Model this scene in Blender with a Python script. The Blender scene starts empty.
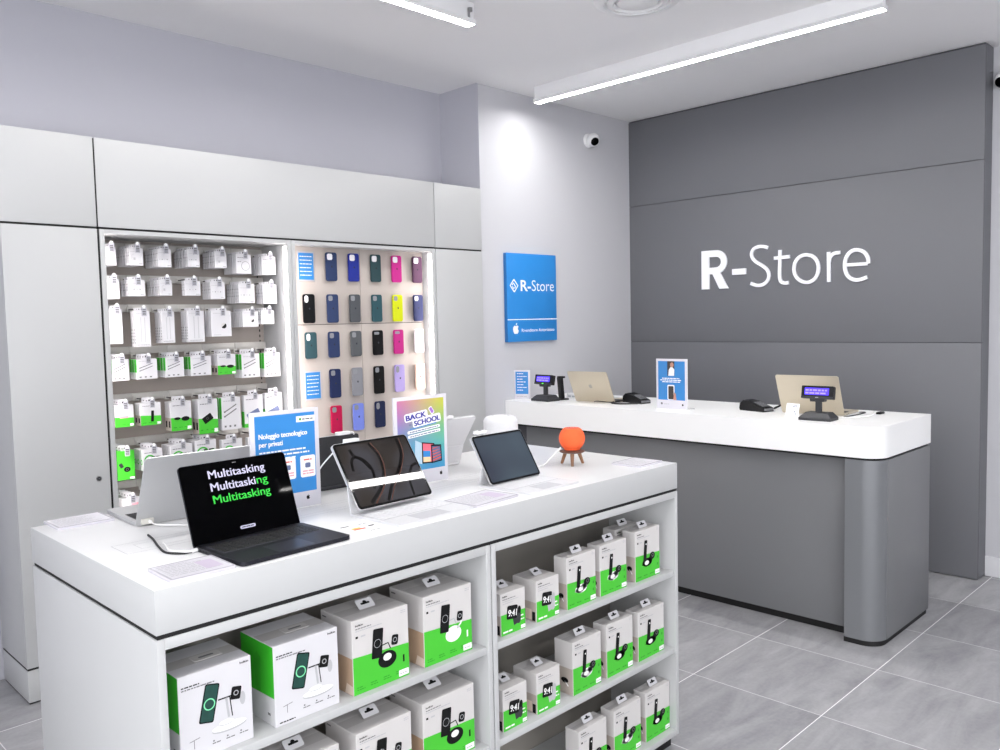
import bpy, bmesh, math, random
from mathutils import Vector, Matrix
random.seed(7)
D = bpy.data
SC = bpy.context.scene
COL = SC.collection
V = Vector
PI = math.pi

# ------------------------------------------------------------------ materials
MATS = {}
def lin(c):
    return c / 12.92 if c <= 0.04045 else ((c + 0.055) / 1.055) ** 2.4
def rgb(h):
    if isinstance(h, str):
        h = h.lstrip('#')
        return tuple(lin(int(h[i:i + 2], 16) / 255) for i in (0, 2, 4)) + (1.0,)
    return tuple(h) + (1.0,)

def M(name, color='#ffffff', rough=0.5, metal=0.0, emit=0.0, noise=0.0, scale=40.0, bump=0.0, spec=0.5, coat=0.0, alpha=1.0, trans=0.0):
    if name in MATS:
        return MATS[name]
    m = D.materials.new(name)
    m.use_nodes = True
    nt = m.node_tree
    b = nt.nodes['Principled BSDF']
    c = rgb(color)
    b.inputs['Base Color'].default_value = c
    b.inputs['Roughness'].default_value = rough
    b.inputs['Metallic'].default_value = metal
    b.inputs['Specular IOR Level'].default_value = spec
    b.inputs['Coat Weight'].default_value = coat
    b.inputs['Coat Roughness'].default_value = 0.03
    b.inputs['Alpha'].default_value = alpha
    b.inputs['Transmission Weight'].default_value = trans
    if emit:
        b.inputs['Emission Color'].default_value = c
        b.inputs['Emission Strength'].default_value = emit
    if noise or bump:
        tc = nt.nodes.new('ShaderNodeTexCoord')
        n = nt.nodes.new('ShaderNodeTexNoise')
        n.inputs['Scale'].default_value = scale
        n.inputs['Detail'].default_value = 4
        nt.links.new(tc.outputs['Object'], n.inputs['Vector'])
        if noise:
            r = nt.nodes.new('ShaderNodeMixRGB')
            r.inputs[1].default_value = tuple(x * (1 - noise) for x in c[:3]) + (1,)
            r.inputs[2].default_value = tuple(min(1, x * (1 + noise)) for x in c[:3]) + (1,)
            nt.links.new(n.outputs['Fac'], r.inputs[0])
            nt.links.new(r.outputs[0], b.inputs['Base Color'])
        if bump:
            bp = nt.nodes.new('ShaderNodeBump')
            bp.inputs['Strength'].default_value = bump
            bp.inputs['Distance'].default_value = 0.002
            nt.links.new(n.outputs['Fac'], bp.inputs['Height'])
            nt.links.new(bp.outputs[0], b.inputs['Normal'])
    MATS[name] = m
    return m

def floor_material():
    m = D.materials.new('concrete_tile')
    m.use_nodes = True
    nt = m.node_tree
    N, L = nt.nodes, nt.links
    b = N['Principled BSDF']
    tc = N.new('ShaderNodeTexCoord')
    sep = N.new('ShaderNodeSeparateXYZ')
    L.new(tc.outputs['Object'], sep.inputs[0])
    def math_(op, a, c=None):
        n = N.new('ShaderNodeMath'); n.operation = op
        for i, v in enumerate((a, c)):
            if v is None: continue
            if isinstance(v, (int, float)): n.inputs[i].default_value = v
            else: L.new(v, n.inputs[i])
        return n.outputs[0]
    def grout(axis, off, w):
        s = math_('SUBTRACT', axis, off)
        s = math_('DIVIDE', s, 0.6)
        f = math_('FRACT', s)
        d = math_('ABSOLUTE', math_('SUBTRACT', f, 0.5))
        return math_('GREATER_THAN', d, 0.5 - w / 0.6), math_('FLOOR', s)
    gx, ix = grout(sep.outputs[0], 0.245, 0.0021)
    gy, iy = grout(sep.outputs[1], 0.225, 0.0021)
    # per tile variation
    comb = N.new('ShaderNodeCombineXYZ')
    L.new(ix, comb.inputs[0]); L.new(iy, comb.inputs[1])
    wn = N.new('ShaderNodeTexWhiteNoise'); L.new(comb.outputs[0], wn.inputs['Vector'])
    off = N.new('ShaderNodeVectorMath'); off.operation = 'SCALE'; off.inputs['Scale'].default_value = 9
    L.new(wn.outputs['Color'], off.inputs[0])
    add = N.new('ShaderNodeVectorMath'); add.operation = 'ADD'
    L.new(tc.outputs['Object'], add.inputs[0]); L.new(off.outputs[0], add.inputs[1])
    mp = N.new('ShaderNodeMapping'); mp.inputs['Scale'].default_value = (1.3, 4.5, 1)
    mp.inputs['Rotation'].default_value = (0, 0, math.radians(22))
    L.new(add.outputs[0], mp.inputs[0])
    n1 = N.new('ShaderNodeTexNoise'); n1.inputs['Scale'].default_value = 1.6; n1.inputs['Detail'].default_value = 9
    n1.inputs['Roughness'].default_value = 0.62; n1.inputs['Distortion'].default_value = 0.6
    L.new(mp.outputs[0], n1.inputs['Vector'])
    n2 = N.new('ShaderNodeTexNoise'); n2.inputs['Scale'].default_value = 60; n2.inputs['Detail'].default_value = 3
    L.new(add.outputs[0], n2.inputs['Vector'])
    mix = math_('ADD', math_('MULTIPLY', n1.outputs['Fac'], 0.85), math_('MULTIPLY', n2.outputs['Fac'], 0.15))
    cr = N.new('ShaderNodeValToRGB')
    cr.color_ramp.elements[0].position = 0.33; cr.color_ramp.elements[0].color = rgb('#88888c')
    cr.color_ramp.elements[1].position = 0.68; cr.color_ramp.elements[1].color = rgb('#aeaeb1')
    L.new(mix, cr.inputs[0])
    m1 = N.new('ShaderNodeMixRGB'); m1.inputs[2].default_value = rgb('#dadadc')
    L.new(gx, m1.inputs[0]); L.new(cr.outputs[0], m1.inputs[1])
    m2 = N.new('ShaderNodeMixRGB'); m2.inputs[2].default_value = rgb('#f4f4f4')
    L.new(gy, m2.inputs[0]); L.new(m1.outputs[0], m2.inputs[1])
    L.new(m2.outputs[0], b.inputs['Base Color'])
    b.inputs['Roughness'].default_value = 0.48
    b.inputs['Specular IOR Level'].default_value = 0.35
    bp = N.new('ShaderNodeBump'); bp.inputs['Strength'].default_value = 0.08; bp.inputs['Distance'].default_value = 0.002
    L.new(mix, bp.inputs['Height']); L.new(bp.outputs[0], b.inputs['Normal'])
    return m

def ramp_material(name, stops, direction, rough=0.35):
    """a printed colour gradient across a sheet, driven by object coordinates"""
    m = D.materials.new(name)
    m.use_nodes = True
    nt = m.node_tree; N, L = nt.nodes, nt.links
    b = N['Principled BSDF']; b.inputs['Roughness'].default_value = rough
    tc = N.new('ShaderNodeTexCoord')
    dot = N.new('ShaderNodeVectorMath'); dot.operation = 'DOT_PRODUCT'
    dot.inputs[1].default_value = direction
    L.new(tc.outputs['Object'], dot.inputs[0])
    cr = N.new('ShaderNodeValToRGB')
    els = cr.color_ramp.elements
    els[0].position, els[0].color = stops[0][0], rgb(stops[0][1])
    els[1].position, els[1].color = stops[-1][0], rgb(stops[-1][1])
    for p, c in stops[1:-1]:
        e = els.new(p); e.color = rgb(c)
    L.new(dot.outputs['Value'], cr.inputs[0])
    L.new(cr.outputs[0], b.inputs['Base Color'])
    MATS[name] = m
    return m

WHITE = M('white_laminate', '#bdbebf', 0.38, noise=0.012, scale=3)
TOPW = M('white_solid_surface', '#e2e2e3', 0.30, noise=0.01, scale=4)
CTR = M('counter_solid_surface', '#f8f8f8', 0.33, noise=0.01, scale=4)
BLACK = M('black_recess', '#08080a', 0.6)
DARKG = M('shadow_gap_black', '#0b0b0c', 0.7)
GREYP = M('grey_wall_panel', '#6e6f74', 0.55, noise=0.02, scale=2)
CGREY = M('grey_counter_laminate', '#737477', 0.42, noise=0.02, scale=2)
CCOL = M('grey_metallic_column', '#7c7e82', 0.36, metal=0.25, noise=0.015, scale=2)
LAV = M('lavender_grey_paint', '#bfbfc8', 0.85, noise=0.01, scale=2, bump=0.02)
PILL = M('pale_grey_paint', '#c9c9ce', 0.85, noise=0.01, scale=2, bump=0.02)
CEIL = M('ceiling_paint', '#f1f0f1', 0.9, noise=0.008, scale=2)
BASEB = M('baseboard_white', '#e6e6ea', 0.5, noise=0.01)
TAUPE = M('taupe_back_panel', '#a29a94', 0.6, noise=0.02, scale=6)
TAUPE2 = M('beige_case_panel', '#c2b8b1', 0.6, noise=0.015, scale=5)
TAUPE3 = M('shelf_back_panel', '#8e8a84', 0.6, noise=0.03, scale=5)
RAIL = M('rail_metal', '#c9c7c3', 0.4, metal=0.2, noise=0.02)
LEDM = M('led_strip_white', '#fff6f4', emit=7.0)
LAMP = M('lamp_diffuser_white', '#fffdfa', emit=27.0)
LAMPB = M('lamp_body_white', '#f0f0f2', 0.5, noise=0.01)
STEEL = M('brushed_steel', '#9a9a9c', 0.3, metal=0.9, noise=0.04, scale=80)
PBLACK = M('black_plastic', '#0e0e11', 0.45, noise=0.1, scale=60, spec=.35)
PDARK = M('dark_grey_plastic', '#313236', 0.5, noise=0.05, scale=80)
PGREY = M('mid_grey_plastic', '#77787c', 0.5, noise=0.05, scale=80)
PWHITE = M('white_plastic', '#f0f0f1', 0.4, noise=0.01)
PAPER = M('white_paper', '#f4f4f4', 0.7, noise=0.01)
CARDB = M('white_carton', '#cfcccb', 0.5, noise=0.012, scale=20)
CARDW = M('bright_white_carton', '#d5d4d8', 0.42, noise=0.01, scale=20)
GREEN = M('printed_green', '#45bf30', 0.45, noise=0.02, scale=20)
GREEN2 = M('printed_deep_green', '#36b827', 0.45, noise=0.03, scale=20)
WOODP = M('printed_tan', '#b59a80', 0.55, noise=0.12, scale=9)
TANP = M('printed_beige', '#b3a9a0', 0.55, noise=0.08, scale=12)
INK = M('black_ink', '#070709', 0.55, noise=0.05, spec=.25)
INKG = M('grey_ink', '#6d6d70', 0.5, noise=0.05)
INKL = M('pale_grey_ink', '#b7b7bb', 0.5, noise=0.05)
INKW = M('white_ink', '#f6f6f6', 0.5, noise=0.01)
INKT = M('teal_screen_ink', '#16443c', 0.4, noise=0.45, scale=60)
INKB = M('blue_grey_ink', '#606a90', 0.5, noise=0.05)
INKGR = M('green_ink', '#239a18', 0.5, noise=0.05)
SKY = M('poster_blue', '#3487cf', 0.35, noise=0.015, scale=10)
SKYS = M('sign_blue', '#2b8ad8', 0.4, noise=0.01, scale=10)
LETTER = M('white_letter', '#fafaff', 0.4, noise=0.005)
ALU = M('silver_aluminium', '#c3c4c6', 0.36, metal=0.55, noise=0.01, scale=90)
MIDN = M('midnight_aluminium', '#24242c', 0.38, metal=0.5, noise=0.03, scale=90)
KEYB = M('black_keycap', '#0d0d11', 0.5, noise=0.05)
GOLD = M('champagne_aluminium', '#cbc1ae', 0.38, metal=0.45, noise=0.015, scale=90)
GLASSB = M('black_glass_screen', '#000001', 0.03, spec=0.07)
BEZEL = M('black_bezel_glass', '#030304', 0.05, spec=0.25)
SCRW = M('lit_text_lavender', '#b4b2c8', 0.5, emit=0.12, spec=.1)
SCRG = M('lit_text_green', '#35b640', 0.5, emit=0.14, spec=.1)
SCRV = M('lit_display_violet', '#4a35ff', 0.3, emit=.42)
SCRL = M('lit_display_characters', '#8d80ff', 0.3, emit=.45)
LEDG = M('green_indicator', '#60ff50', 0.3, emit=1.2)
GREYK = M('charcoal_folio', '#2c2d30', 0.6, noise=0.08, scale=120)
WHITEK = M('white_folio', '#d8d8db', 0.5, noise=0.012, scale=120)
KEYW = M('white_keycap', '#dfdfe2', 0.45)
KEYL = M('keyboard_well_grey', '#bfbfc4', 0.5)
ORANGE = M('orange_mesh_fabric', '#fb6330', 0.75, noise=0.10, scale=260, bump=0.3)
ORTOP = M('orange_top_glass', '#e95a3a', 0.2, noise=0.02)
WALNUT = M('dark_walnut', '#5b3f33', 0.45, noise=0.25, scale=30)
WALNUTL = M('walnut_leg', '#8a6348', 0.45, noise=0.25, scale=30)
PODW = M('white_mesh_fabric', '#dedee1', 0.75, noise=0.04, scale=260, bump=0.3)
ACRYL = M('clear_acrylic', '#f3f1f6', 0.12, noise=0.0, spec=0.6, trans=0.35)
CABLEW = M('white_cable', '#f3f3f3', 0.5)
CABLEB = M('black_cable', '#17171a', 0.5)
PHOTO = M('poster_photo_dark', '#3b3534', 0.4, noise=0.5, scale=60)
SKIN = M('poster_photo_skin', '#c68f7c', 0.4, noise=0.2, scale=40)
YELLOW = M('label_yellow', '#f2d130', 0.5)
REDL = M('label_red', '#e0563a', 0.5)
PINKP = M('printed_pink', '#e7a6b0', 0.5, noise=0.03)
TAGM = M('barcode_tag', '#b4b4bd', 0.35, noise=0.02)
FLOORM = floor_material()

# ------------------------------------------------------------------ mesh builder
TEXT_CACHE = {}
def text_data(s, offset):
    key = (s, offset)
    if key not in TEXT_CACHE:
        cu = D.curves.new('tmp_text', 'FONT')
        cu.body = s
        cu.size = 1.0
        cu.offset = offset
        cu.resolution_u = 4
        cu.fill_mode = 'FRONT'
        o = D.objects.new('tmp_text', cu)
        COL.objects.link(o)
        bpy.context.view_layer.update()
        dg = bpy.context.evaluated_depsgraph_get()
        me = D.meshes.new_from_object(o.evaluated_get(dg))
        vs = [tuple(v.co) for v in me.vertices]
        fs = [tuple(p.vertices) for p in me.polygons]
        D.objects.remove(o); D.curves.remove(cu); D.meshes.remove(me)
        TEXT_CACHE[key] = (vs, fs)
    return TEXT_CACHE[key]

class Fr:
    """a local drawing frame: origin, u (across), v (up); n = u x v faces the reader"""
    def __init__(s, o, u, v):
        s.o = V(o); s.u = V(u).normalized(); s.v = V(v).normalized(); s.n = s.u.cross(s.v)
    def __call__(s, a, b, c=0.0):
        return s.o + s.u * a + s.v * b + s.n * c

FRONT = lambda x, y, z: Fr((x, y, z), (1, 0, 0), (0, 0, 1))

def rrect(x0, y0, x1, y1, r, n=5):
    pts = []
    for cx, cy, a0 in ((x1 - r, y0 + r, -PI / 2), (x1 - r, y1 - r, 0), (x0 + r, y1 - r, PI / 2), (x0 + r, y0 + r, PI)):
        for i in range(n + 1):
            a = a0 + PI / 2 * i / n
            pts.append((cx + r * math.cos(a), cy + r * math.sin(a)))
    return pts

def circle(cx, cy, rx, ry=None, n=24):
    ry = rx if ry is None else ry
    return [(cx + rx * math.cos(2 * PI * i / n), cy + ry * math.sin(2 * PI * i / n)) for i in range(n)]

def rot2(pts, cx, cy, a):
    c, s = math.cos(a), math.sin(a)
    return [(cx + (x - cx) * c - (y - cy) * s, cy + (x - cx) * s + (y - cy) * c) for x, y in pts]

class MB:
    def __init__(s):
        s.bm = bmesh.new(); s.mats = []
    def mi(s, m):
        if m not in s.mats: s.mats.append(m)
        return s.mats.index(m)
    def face(s, pts, m, flip=False):
        vs = [s.bm.verts.new(p) for p in pts]
        if flip: vs.reverse()
        f = s.bm.faces.new(vs); f.material_index = s.mi(m)
        return f
    def box(s, x0, y0, z0, x1, y1, z1, m, bev=0.0, seg=2, faces=None):
        """axis box; faces: {'-x':mat,...} overrides"""
        t = bmesh.new()
        vs = [t.verts.new(p) for p in ((x0, y0, z0), (x1, y0, z0), (x1, y1, z0), (x0, y1, z0), (x0, y0, z1), (x1, y0, z1), (x1, y1, z1), (x0, y1, z1))]
        idx = {'-z': (3, 2, 1, 0), '+z': (4, 5, 6, 7), '-y': (0, 1, 5, 4), '+x': (1, 2, 6, 5), '+y': (2, 3, 7, 6), '-x': (3, 0, 4, 7)}
        for k, f in idx.items():
            fc = t.faces.new([vs[i] for i in f])
            fc.material_index = s.mi(faces[k]) if faces and k in faces else s.mi(m)
        if bev:
            bmesh.ops.bevel(t, geom=list(t.edges), offset=bev, segments=seg, profile=0.5, affect='EDGES', clamp_overlap=True)
        s._merge(t)
        return s
    def _merge(s, t):
        t.verts.index_update()
        mp = [s.bm.verts.new(v.co) for v in t.verts]
        for f in t.faces:
            try:
                nf = s.bm.faces.new([mp[v.index] for v in f.verts]); nf.material_index = f.material_index
            except ValueError:
                pass
        t.free()
    def prism(s, poly, fr, c0, c1, m, mback=None, mside=None):
        """extrude a 2-D outline drawn in frame fr from depth c0 to c1 along its normal"""
        a = [s.bm.verts.new(fr(x, y, c1)) for x, y in poly]
        b = [s.bm.verts.new(fr(x, y, c0)) for x, y in poly]
        f = s.bm.faces.new(a); f.material_index = s.mi(m)
        f = s.bm.faces.new(list(reversed(b))); f.material_index = s.mi(mback or m)
        n = len(poly); k = s.mi(mside or m)
        for i in range(n):
            j = (i + 1) % n
            f = s.bm.faces.new((b[i], b[j], a[j], a[i])); f.material_index = k
        return s
    def flat(s, poly, fr, c, m):
        f = s.bm.faces.new([s.bm.verts.new(fr(x, y, c)) for x, y in poly]); f.material_index = s.mi(m)
        return s
    def ring(s, fr, cx, cy, r0, r1, c, m, n=24, sy=1.0):
        k = s.mi(m)
        A = [s.bm.verts.new(fr(cx + r0 * math.cos(2 * PI * i / n), cy + sy * r0 * math.sin(2 * PI * i / n), c)) for i in range(n)]
        B = [s.bm.verts.new(fr(cx + r1 * math.cos(2 * PI * i / n), cy + sy * r1 * math.sin(2 * PI * i / n), c)) for i in range(n)]
        for i in range(n):
            j = (i + 1) % n
            f = s.bm.faces.new((A[i], B[i], B[j], A[j])); f.material_index = k
        return s
    def rectf(s, fr, x0, y0, x1, y1, c, m):
        return s.flat([(x0, y0), (x1, y0), (x1, y1), (x0, y1)], fr, c, m)
    def stroke(s, fr, pts, w, c, m):
        k = s.mi(m)
        L, R_ = [], []
        for i, p in enumerate(pts):
            p0 = V(pts[max(0, i - 1)]); p1 = V(pts[min(len(pts) - 1, i + 1)])
            d = (p1 - p0).normalized(); nn = V((-d.y, d.x))
            ww = w[i] if isinstance(w, (list, tuple)) else w
            L.append(s.bm.verts.new(fr(p[0] + nn.x * ww / 2, p[1] + nn.y * ww / 2, c)))
            R_.append(s.bm.verts.new(fr(p[0] - nn.x * ww / 2, p[1] - nn.y * ww / 2, c)))
        for i in range(len(pts) - 1):
            f = s.bm.faces.new((R_[i], R_[i + 1], L[i + 1], L[i])); f.material_index = k
        return s
    def ribbon(s, fr, pts, w, c0, c1, m):
        k = s.mi(m); n = len(pts)
        cols = []
        for i in range(n):
            p0 = V(pts[max(0, i - 1)]); p1 = V(pts[min(n - 1, i + 1)])
            if (V(pts[0]) - V(pts[-1])).length < 1e-4 and i in (0, n - 1): p0, p1 = V(pts[-2]), V(pts[1])
            d = (p1 - p0).normalized(); q = V((-d.y, d.x)) * w / 2; p = V(pts[i])
            cols.append([s.bm.verts.new(fr(v.x, v.y, c)) for v, c in ((p + q, c1), (p - q, c1), (p - q, c0), (p + q, c0))])
        for A, B in zip(cols, cols[1:]):
            for j in range(4):
                f = s.bm.faces.new((A[j], A[(j + 1) % 4], B[(j + 1) % 4], B[j])); f.material_index = k
        s.bm.faces.new(list(reversed(cols[0]))).material_index = k; s.bm.faces.new(cols[-1]).material_index = k
        return s
    def text(s, string, fr, x, y, size, m, c=0.0, thick=0.0, offset=0.0, width=None, align='l', ang=0.0, bold=0.0):
        if bold:
            for i, (dx, dy) in enumerate(((-1, -.4), (1, -.4), (-1, .4), (1, .4), (0, 0))):
                s.text(string, fr, x + dx * bold * size, y + dy * bold * size, size, m, c + i * .00004, thick, offset, width, align, ang)
            return s
        """size = cap height in metres (built-in face)"""
        vs, fs = text_data(string, offset)
        k = size / 0.727
        xs = [v[0] for v in vs]; w = (max(xs) - min(xs)) * k
        sx = k * (width / w) if width else k
        x_min = min(xs)
        W = width or w
        ox = x - (W / 2 if align == 'c' else W if align == 'r' else 0)
        ca, sa = math.cos(ang), math.sin(ang)
        def P(v, cc):
            px, py = (v[0] - x_min) * sx, v[1] * k
            return fr(ox + px * ca - py * sa, y + px * sa + py * ca, cc)
        mi = s.mi(m)
        top = [s.bm.verts.new(P(v, c + thick)) for v in vs]
        edges = {}
        for f in fs:
            try:
                nf = s.bm.faces.new([top[i] for i in f]); nf.material_index = mi
            except ValueError:
                continue
            for i in range(len(f)):
                e = (f[i], f[(i + 1) % len(f)])
                if (e[1], e[0]) in edges: del edges[(e[1], e[0])]
                else: edges[e] = 1
        if thick:
            bot = [s.bm.verts.new(P(v, c)) for v in vs]
            for (a, b) in edges:
                f = s.bm.faces.new((top[b], top[a], bot[a], bot[b])); f.material_index = mi
        return s
    def dashes(s, fr, x0, y, x1, h, c, m, seed=1):
        """a line of print too small to read: a row of short word-like bars"""
        rnd = random.Random(seed)
        x = x0
        while x < x1 - h:
            w = min(rnd.uniform(1.2, 5.0) * h, x1 - x)
            s.rectf(fr, x, y, x + w, y + h, c, m)
            x += w + h * 0.6
        return s
    def tube(s, pts, r, m, n=8, closed_caps=True):
        k = s.mi(m)
        pts = [V(p) for p in pts]
        rings = []
        up = V((0, 0, 1))
        for i, p in enumerate(pts):
            d = (pts[min(i + 1, len(pts) - 1)] - pts[max(i - 1, 0)]).normalized()
            a = d.cross(up)
            if a.length < 1e-3: a = d.cross(V((1, 0, 0)))
            a.normalize(); b = a.cross(d).normalized()
            rr = r[i] if isinstance(r, (list, tuple)) else r
            rings.append([s.bm.verts.new(p + (a * math.cos(2 * PI * j / n) + b * math.sin(2 * PI * j / n)) * rr) for j in range(n)])
        for i in range(len(rings) - 1):
            for j in range(n):
                q = (j + 1) % n
                f = s.bm.faces.new((rings[i][j], rings[i][q], rings[i + 1][q], rings[i + 1][j])); f.material_index = k
        for rg, rev in ((rings[0], False), (rings[-1], True)):
            f = s.bm.faces.new(rg if rev is False else list(reversed(rg))); f.material_index = k
        return s
    def lathe(s, prof, c, m, n=32, mats=None):
        """prof: (radius, z) pairs from bottom to top around the vertical through c"""
        rings = []
        for r, z in prof:
            if r < 1e-6: rings.append([s.bm.verts.new((c[0], c[1], c[2] + z))])
            else: rings.append([s.bm.verts.new((c[0] + r * math.cos(2 * PI * j / n), c[1] + r * math.sin(2 * PI * j / n), c[2] + z)) for j in range(n)])
        for i in range(len(rings) - 1):
            k = s.mi(mats[i] if mats else m)
            A, B = rings[i], rings[i + 1]
            for j in range(n):
                q = (j + 1) % n
                if len(A) == 1 and len(B) == 1: continue
                if len(A) == 1: vs = (A[0], B[q], B[j])
                elif len(B) == 1: vs = (A[j], A[q], B[0])
                else: vs = (A[j], A[q], B[q], B[j])
                f = s.bm.faces.new(vs); f.material_index = k
        return s
    def build(s, name, parent=None, smooth=32.0, recalc=True):
        if recalc and s.bm.faces:
            pass
        me = D.meshes.new(name)
        s.bm.to_mesh(me); s.bm.free()
        for m in s.mats: me.materials.append(m)
        if smooth:
            me.polygons.foreach_set('use_smooth', [True] * len(me.polygons))
            me.set_sharp_from_angle(angle=math.radians(smooth))
        o = D.objects.new(name, me)
        COL.objects.link(o)
        if parent is not None: o.parent = parent
        return o

def spline(pts, n=8):
    """Catmull-Rom through the points"""
    P_ = [V(p) for p in pts]
    P_ = [P_[0] * 2 - P_[1]] + P_ + [P_[-1] * 2 - P_[-2]]
    out = []
    for i in range(1, len(P_) - 2):
        for k in range(n):
            t = k / n
            a, b, c, d = P_[i - 1], P_[i], P_[i + 1], P_[i + 2]
            out.append(0.5 * ((2 * b) + (c - a) * t + (2 * a - 5 * b + 4 * c - d) * t * t + (3 * b - a - 3 * c + d) * t ** 3))
    out.append(P_[-2])
    return out

def tag(o, label, cat, group=None, kind=None):
    if label: o['label'] = label
    if cat: o['category'] = cat
    if group: o['group'] = group
    if kind: o['kind'] = kind
    return o

def thing(name, label, cat, loc=(0, 0, 0), rz=0.0, group=None):
    o = D.objects.new(name, None)
    o.empty_display_size = 0.05
    COL.objects.link(o)
    o.location = loc; o.rotation_euler = (0, 0, rz)
    return tag(o, label, cat, group)

def struct(name, mb, label=None):
    o = mb.build(name)
    o['kind'] = 'structure'
    if label: o['label'] = label
    return o

def dup(root, loc, label, rz=None, group=None):
    r = root.copy(); COL.objects.link(r); r.location = loc
    if rz is not None: r.rotation_euler = (0, 0, rz)
    r['label'] = label
    if group: r['group'] = group
    for ch in list(root.children):
        c = ch.copy(); COL.objects.link(c); c.parent = r
        for g in list(ch.children):
            d = g.copy(); COL.objects.link(d); d.parent = c
    return r

ORD = ['first', 'second', 'third', 'fourth', 'fifth', 'sixth', 'seventh', 'eighth', 'ninth', 'tenth']

# ------------------------------------------------------------------ room
CZ = 3.204
YB, YP, XW, XD = 4.40, 4.02, 5.69, 5.54
b = MB(); b.box(-3.4, -3.4, -0.1, XW + .15, YB + .1, 0, FLOORM); struct('floor', b, 'grey concrete-look floor tiles with pale joints')
b = MB(); b.box(-3.4, -3.4, CZ, XW + 0.15, YP, CZ + 0.1, CEIL); b.box(-3.4, YP, CZ + 0.006, XW + 0.15, YB + 0.1, CZ + 0.1, CEIL)
struct('ceiling', b, 'white plaster ceiling')
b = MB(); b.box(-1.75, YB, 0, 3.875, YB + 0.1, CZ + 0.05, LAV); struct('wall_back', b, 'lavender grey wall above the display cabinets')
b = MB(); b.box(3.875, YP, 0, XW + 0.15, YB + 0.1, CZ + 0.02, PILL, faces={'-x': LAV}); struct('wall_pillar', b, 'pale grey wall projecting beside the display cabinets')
b = MB(); b.box(XW, -3.4, 0, XW + 0.15, YP, CZ, PILL); struct('wall_right', b, 'pale grey wall beyond the dark panel')
b = MB(); b.box(-1.75, 2.5, 0, -1.65, YB, CZ, PILL); struct('wall_left_blocker', b, 'added unseen pale grey wall piece shading the cabinet side')  # unseen wall piece, added to keep world light off the cabinet side
b = MB(); b.box(2.0, -3.4, 0, XW, -3.3, CZ, PILL); struct('wall_front_blocker', b, 'added unseen pale grey wall blocking light at the shop entrance')  # out of view, added to cut the light on the counter's end face
b = MB(); b.box(XW - 0.014, -3.4, 0, XW, 1.466, 0.125, BASEB, bev=0.003); struct('baseboard_right', b, 'white baseboard')
b = MB()
b.box(XD + 0.012, 1.472, 0.01, XW, YP, CZ - 0.002, M('panel_core', '#4a4b51', 0.6))
for z0, z1 in ((0.006, 1.4465), (1.4485, 2.527), (2.5295, CZ - 0.012)):
    b.box(XD, 1.467, z0, XD + 0.03, YP, z1, GREYP, bev=0.0012)
b.box(XD + 0.031, 1.467, 0.006, XW, 1.4725, CZ - 0.004, GREYP)
struct('wall_feature', b, 'dark grey panelled wall behind the sales counter')

# ------------------------------------------------------------------ ceiling lights
LW = 0.026
def linear_light(name, label, loc, length, rz):
    t = thing(name, label, 'ceiling light', loc, rz, 'linear ceiling lights')
    h = CZ - loc[2]
    b = MB()
    b.box(0, -0.018, 0.012, length, 0.018, h, LAMPB, bev=0.002)
    b.box(0, -LW - 0.004, 0.006, length, LW + 0.004, 0.016, LAMPB)
    for s_ in (-1, 1): b.box(0, s_ * LW if s_ > 0 else -LW - 0.004, -0.008, length, LW + 0.004 if s_ > 0 else -LW, 0.008, LAMPB)
    b.build('housing', t)
    b = MB(); b.box(0.002, -LW + .0005, -0.004, length - 0.002, LW - .0005, 0.0055, LAMP); b.build('diffuser', t)
    b = MB(); b.box(-0.003, -LW - 0.004, -0.007, 0.0, LW + 0.004, 0.017, LAMPB); b.build('end_cap', t)
    b = MB(); b.box(length, -LW - 0.004, -0.007, length + 0.003, LW + 0.004, 0.017, LAMPB); b.build('end_cap', t)
    return t
LZ = 3.103
linear_light('linear_light', 'white linear ceiling light running above the sales counter', (4.235, 1.562, LZ), 2.265, PI / 2)
l2 = linear_light('linear_light', 'white linear ceiling light hanging over the display table and cabinets', (0.60, 3.04, LZ), 2.30, 0)
b = MB(); b.tube([(2.262, -0.03, 0.045), (2.262, -0.03, 0.062)], 0.012, STEEL, 12); b.tube([(2.262, -0.022, 0.02), (2.262, -0.022, 0.045)], 0.006, STEEL, 10)
b.build('gripper', l2)
linear_light('linear_light', 'white linear ceiling light mirrored in the tablet screen', (1.60, 0.755, LZ), 2.5, 0)
linear_light('linear_light', 'white linear ceiling light at the shop entrance by the pale wall', (4.0, -1.75, LZ), 1.6, 0)
linear_light('linear_light', 'added unseen white linear ceiling light at the shop entrance, away from the pale wall', (-1.2, -1.75, LZ), 2.5, 0)  # unseen lamp added for extra room light
linear_light('linear_light', 'added unseen white linear ceiling light in front of the long cabinet wall', (-2.4, 0.715, LZ), 2.5, 0)  # out-of-view lamp, also put in as fill light

# round ceiling diffuser
t = thing('ceiling_vent', 'round white air diffuser set in the ceiling', 'vent', (3.46, 2.45, CZ))
b = MB()
b.lathe([(0.2130, 0.0000), (0.2130, -0.0104), (0.1960, -0.0208), (0.1647, -0.0234), (0.1590, -0.0078), (0.0000, -0.0052)], (0, 0, 0), PWHITE, 40, )
b.build('outer_ring', t)
b = MB()
b.lathe([(0.1477, -0.0078), (0.1477, -0.0208), (0.1193, -0.0286), (0.1136, -0.0130), (0.1108, -0.0078)], (0, 0, 0), PWHITE, 40); b.build('inner_ring', t)
b = MB()
b.lathe([(0.0994, -0.0078), (0.0994, -0.0234), (0.0639, -0.0338), (0.0000, -0.0351)], (0, 0, 0), PWHITE, 40); b.build('centre_disc', t)

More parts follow.
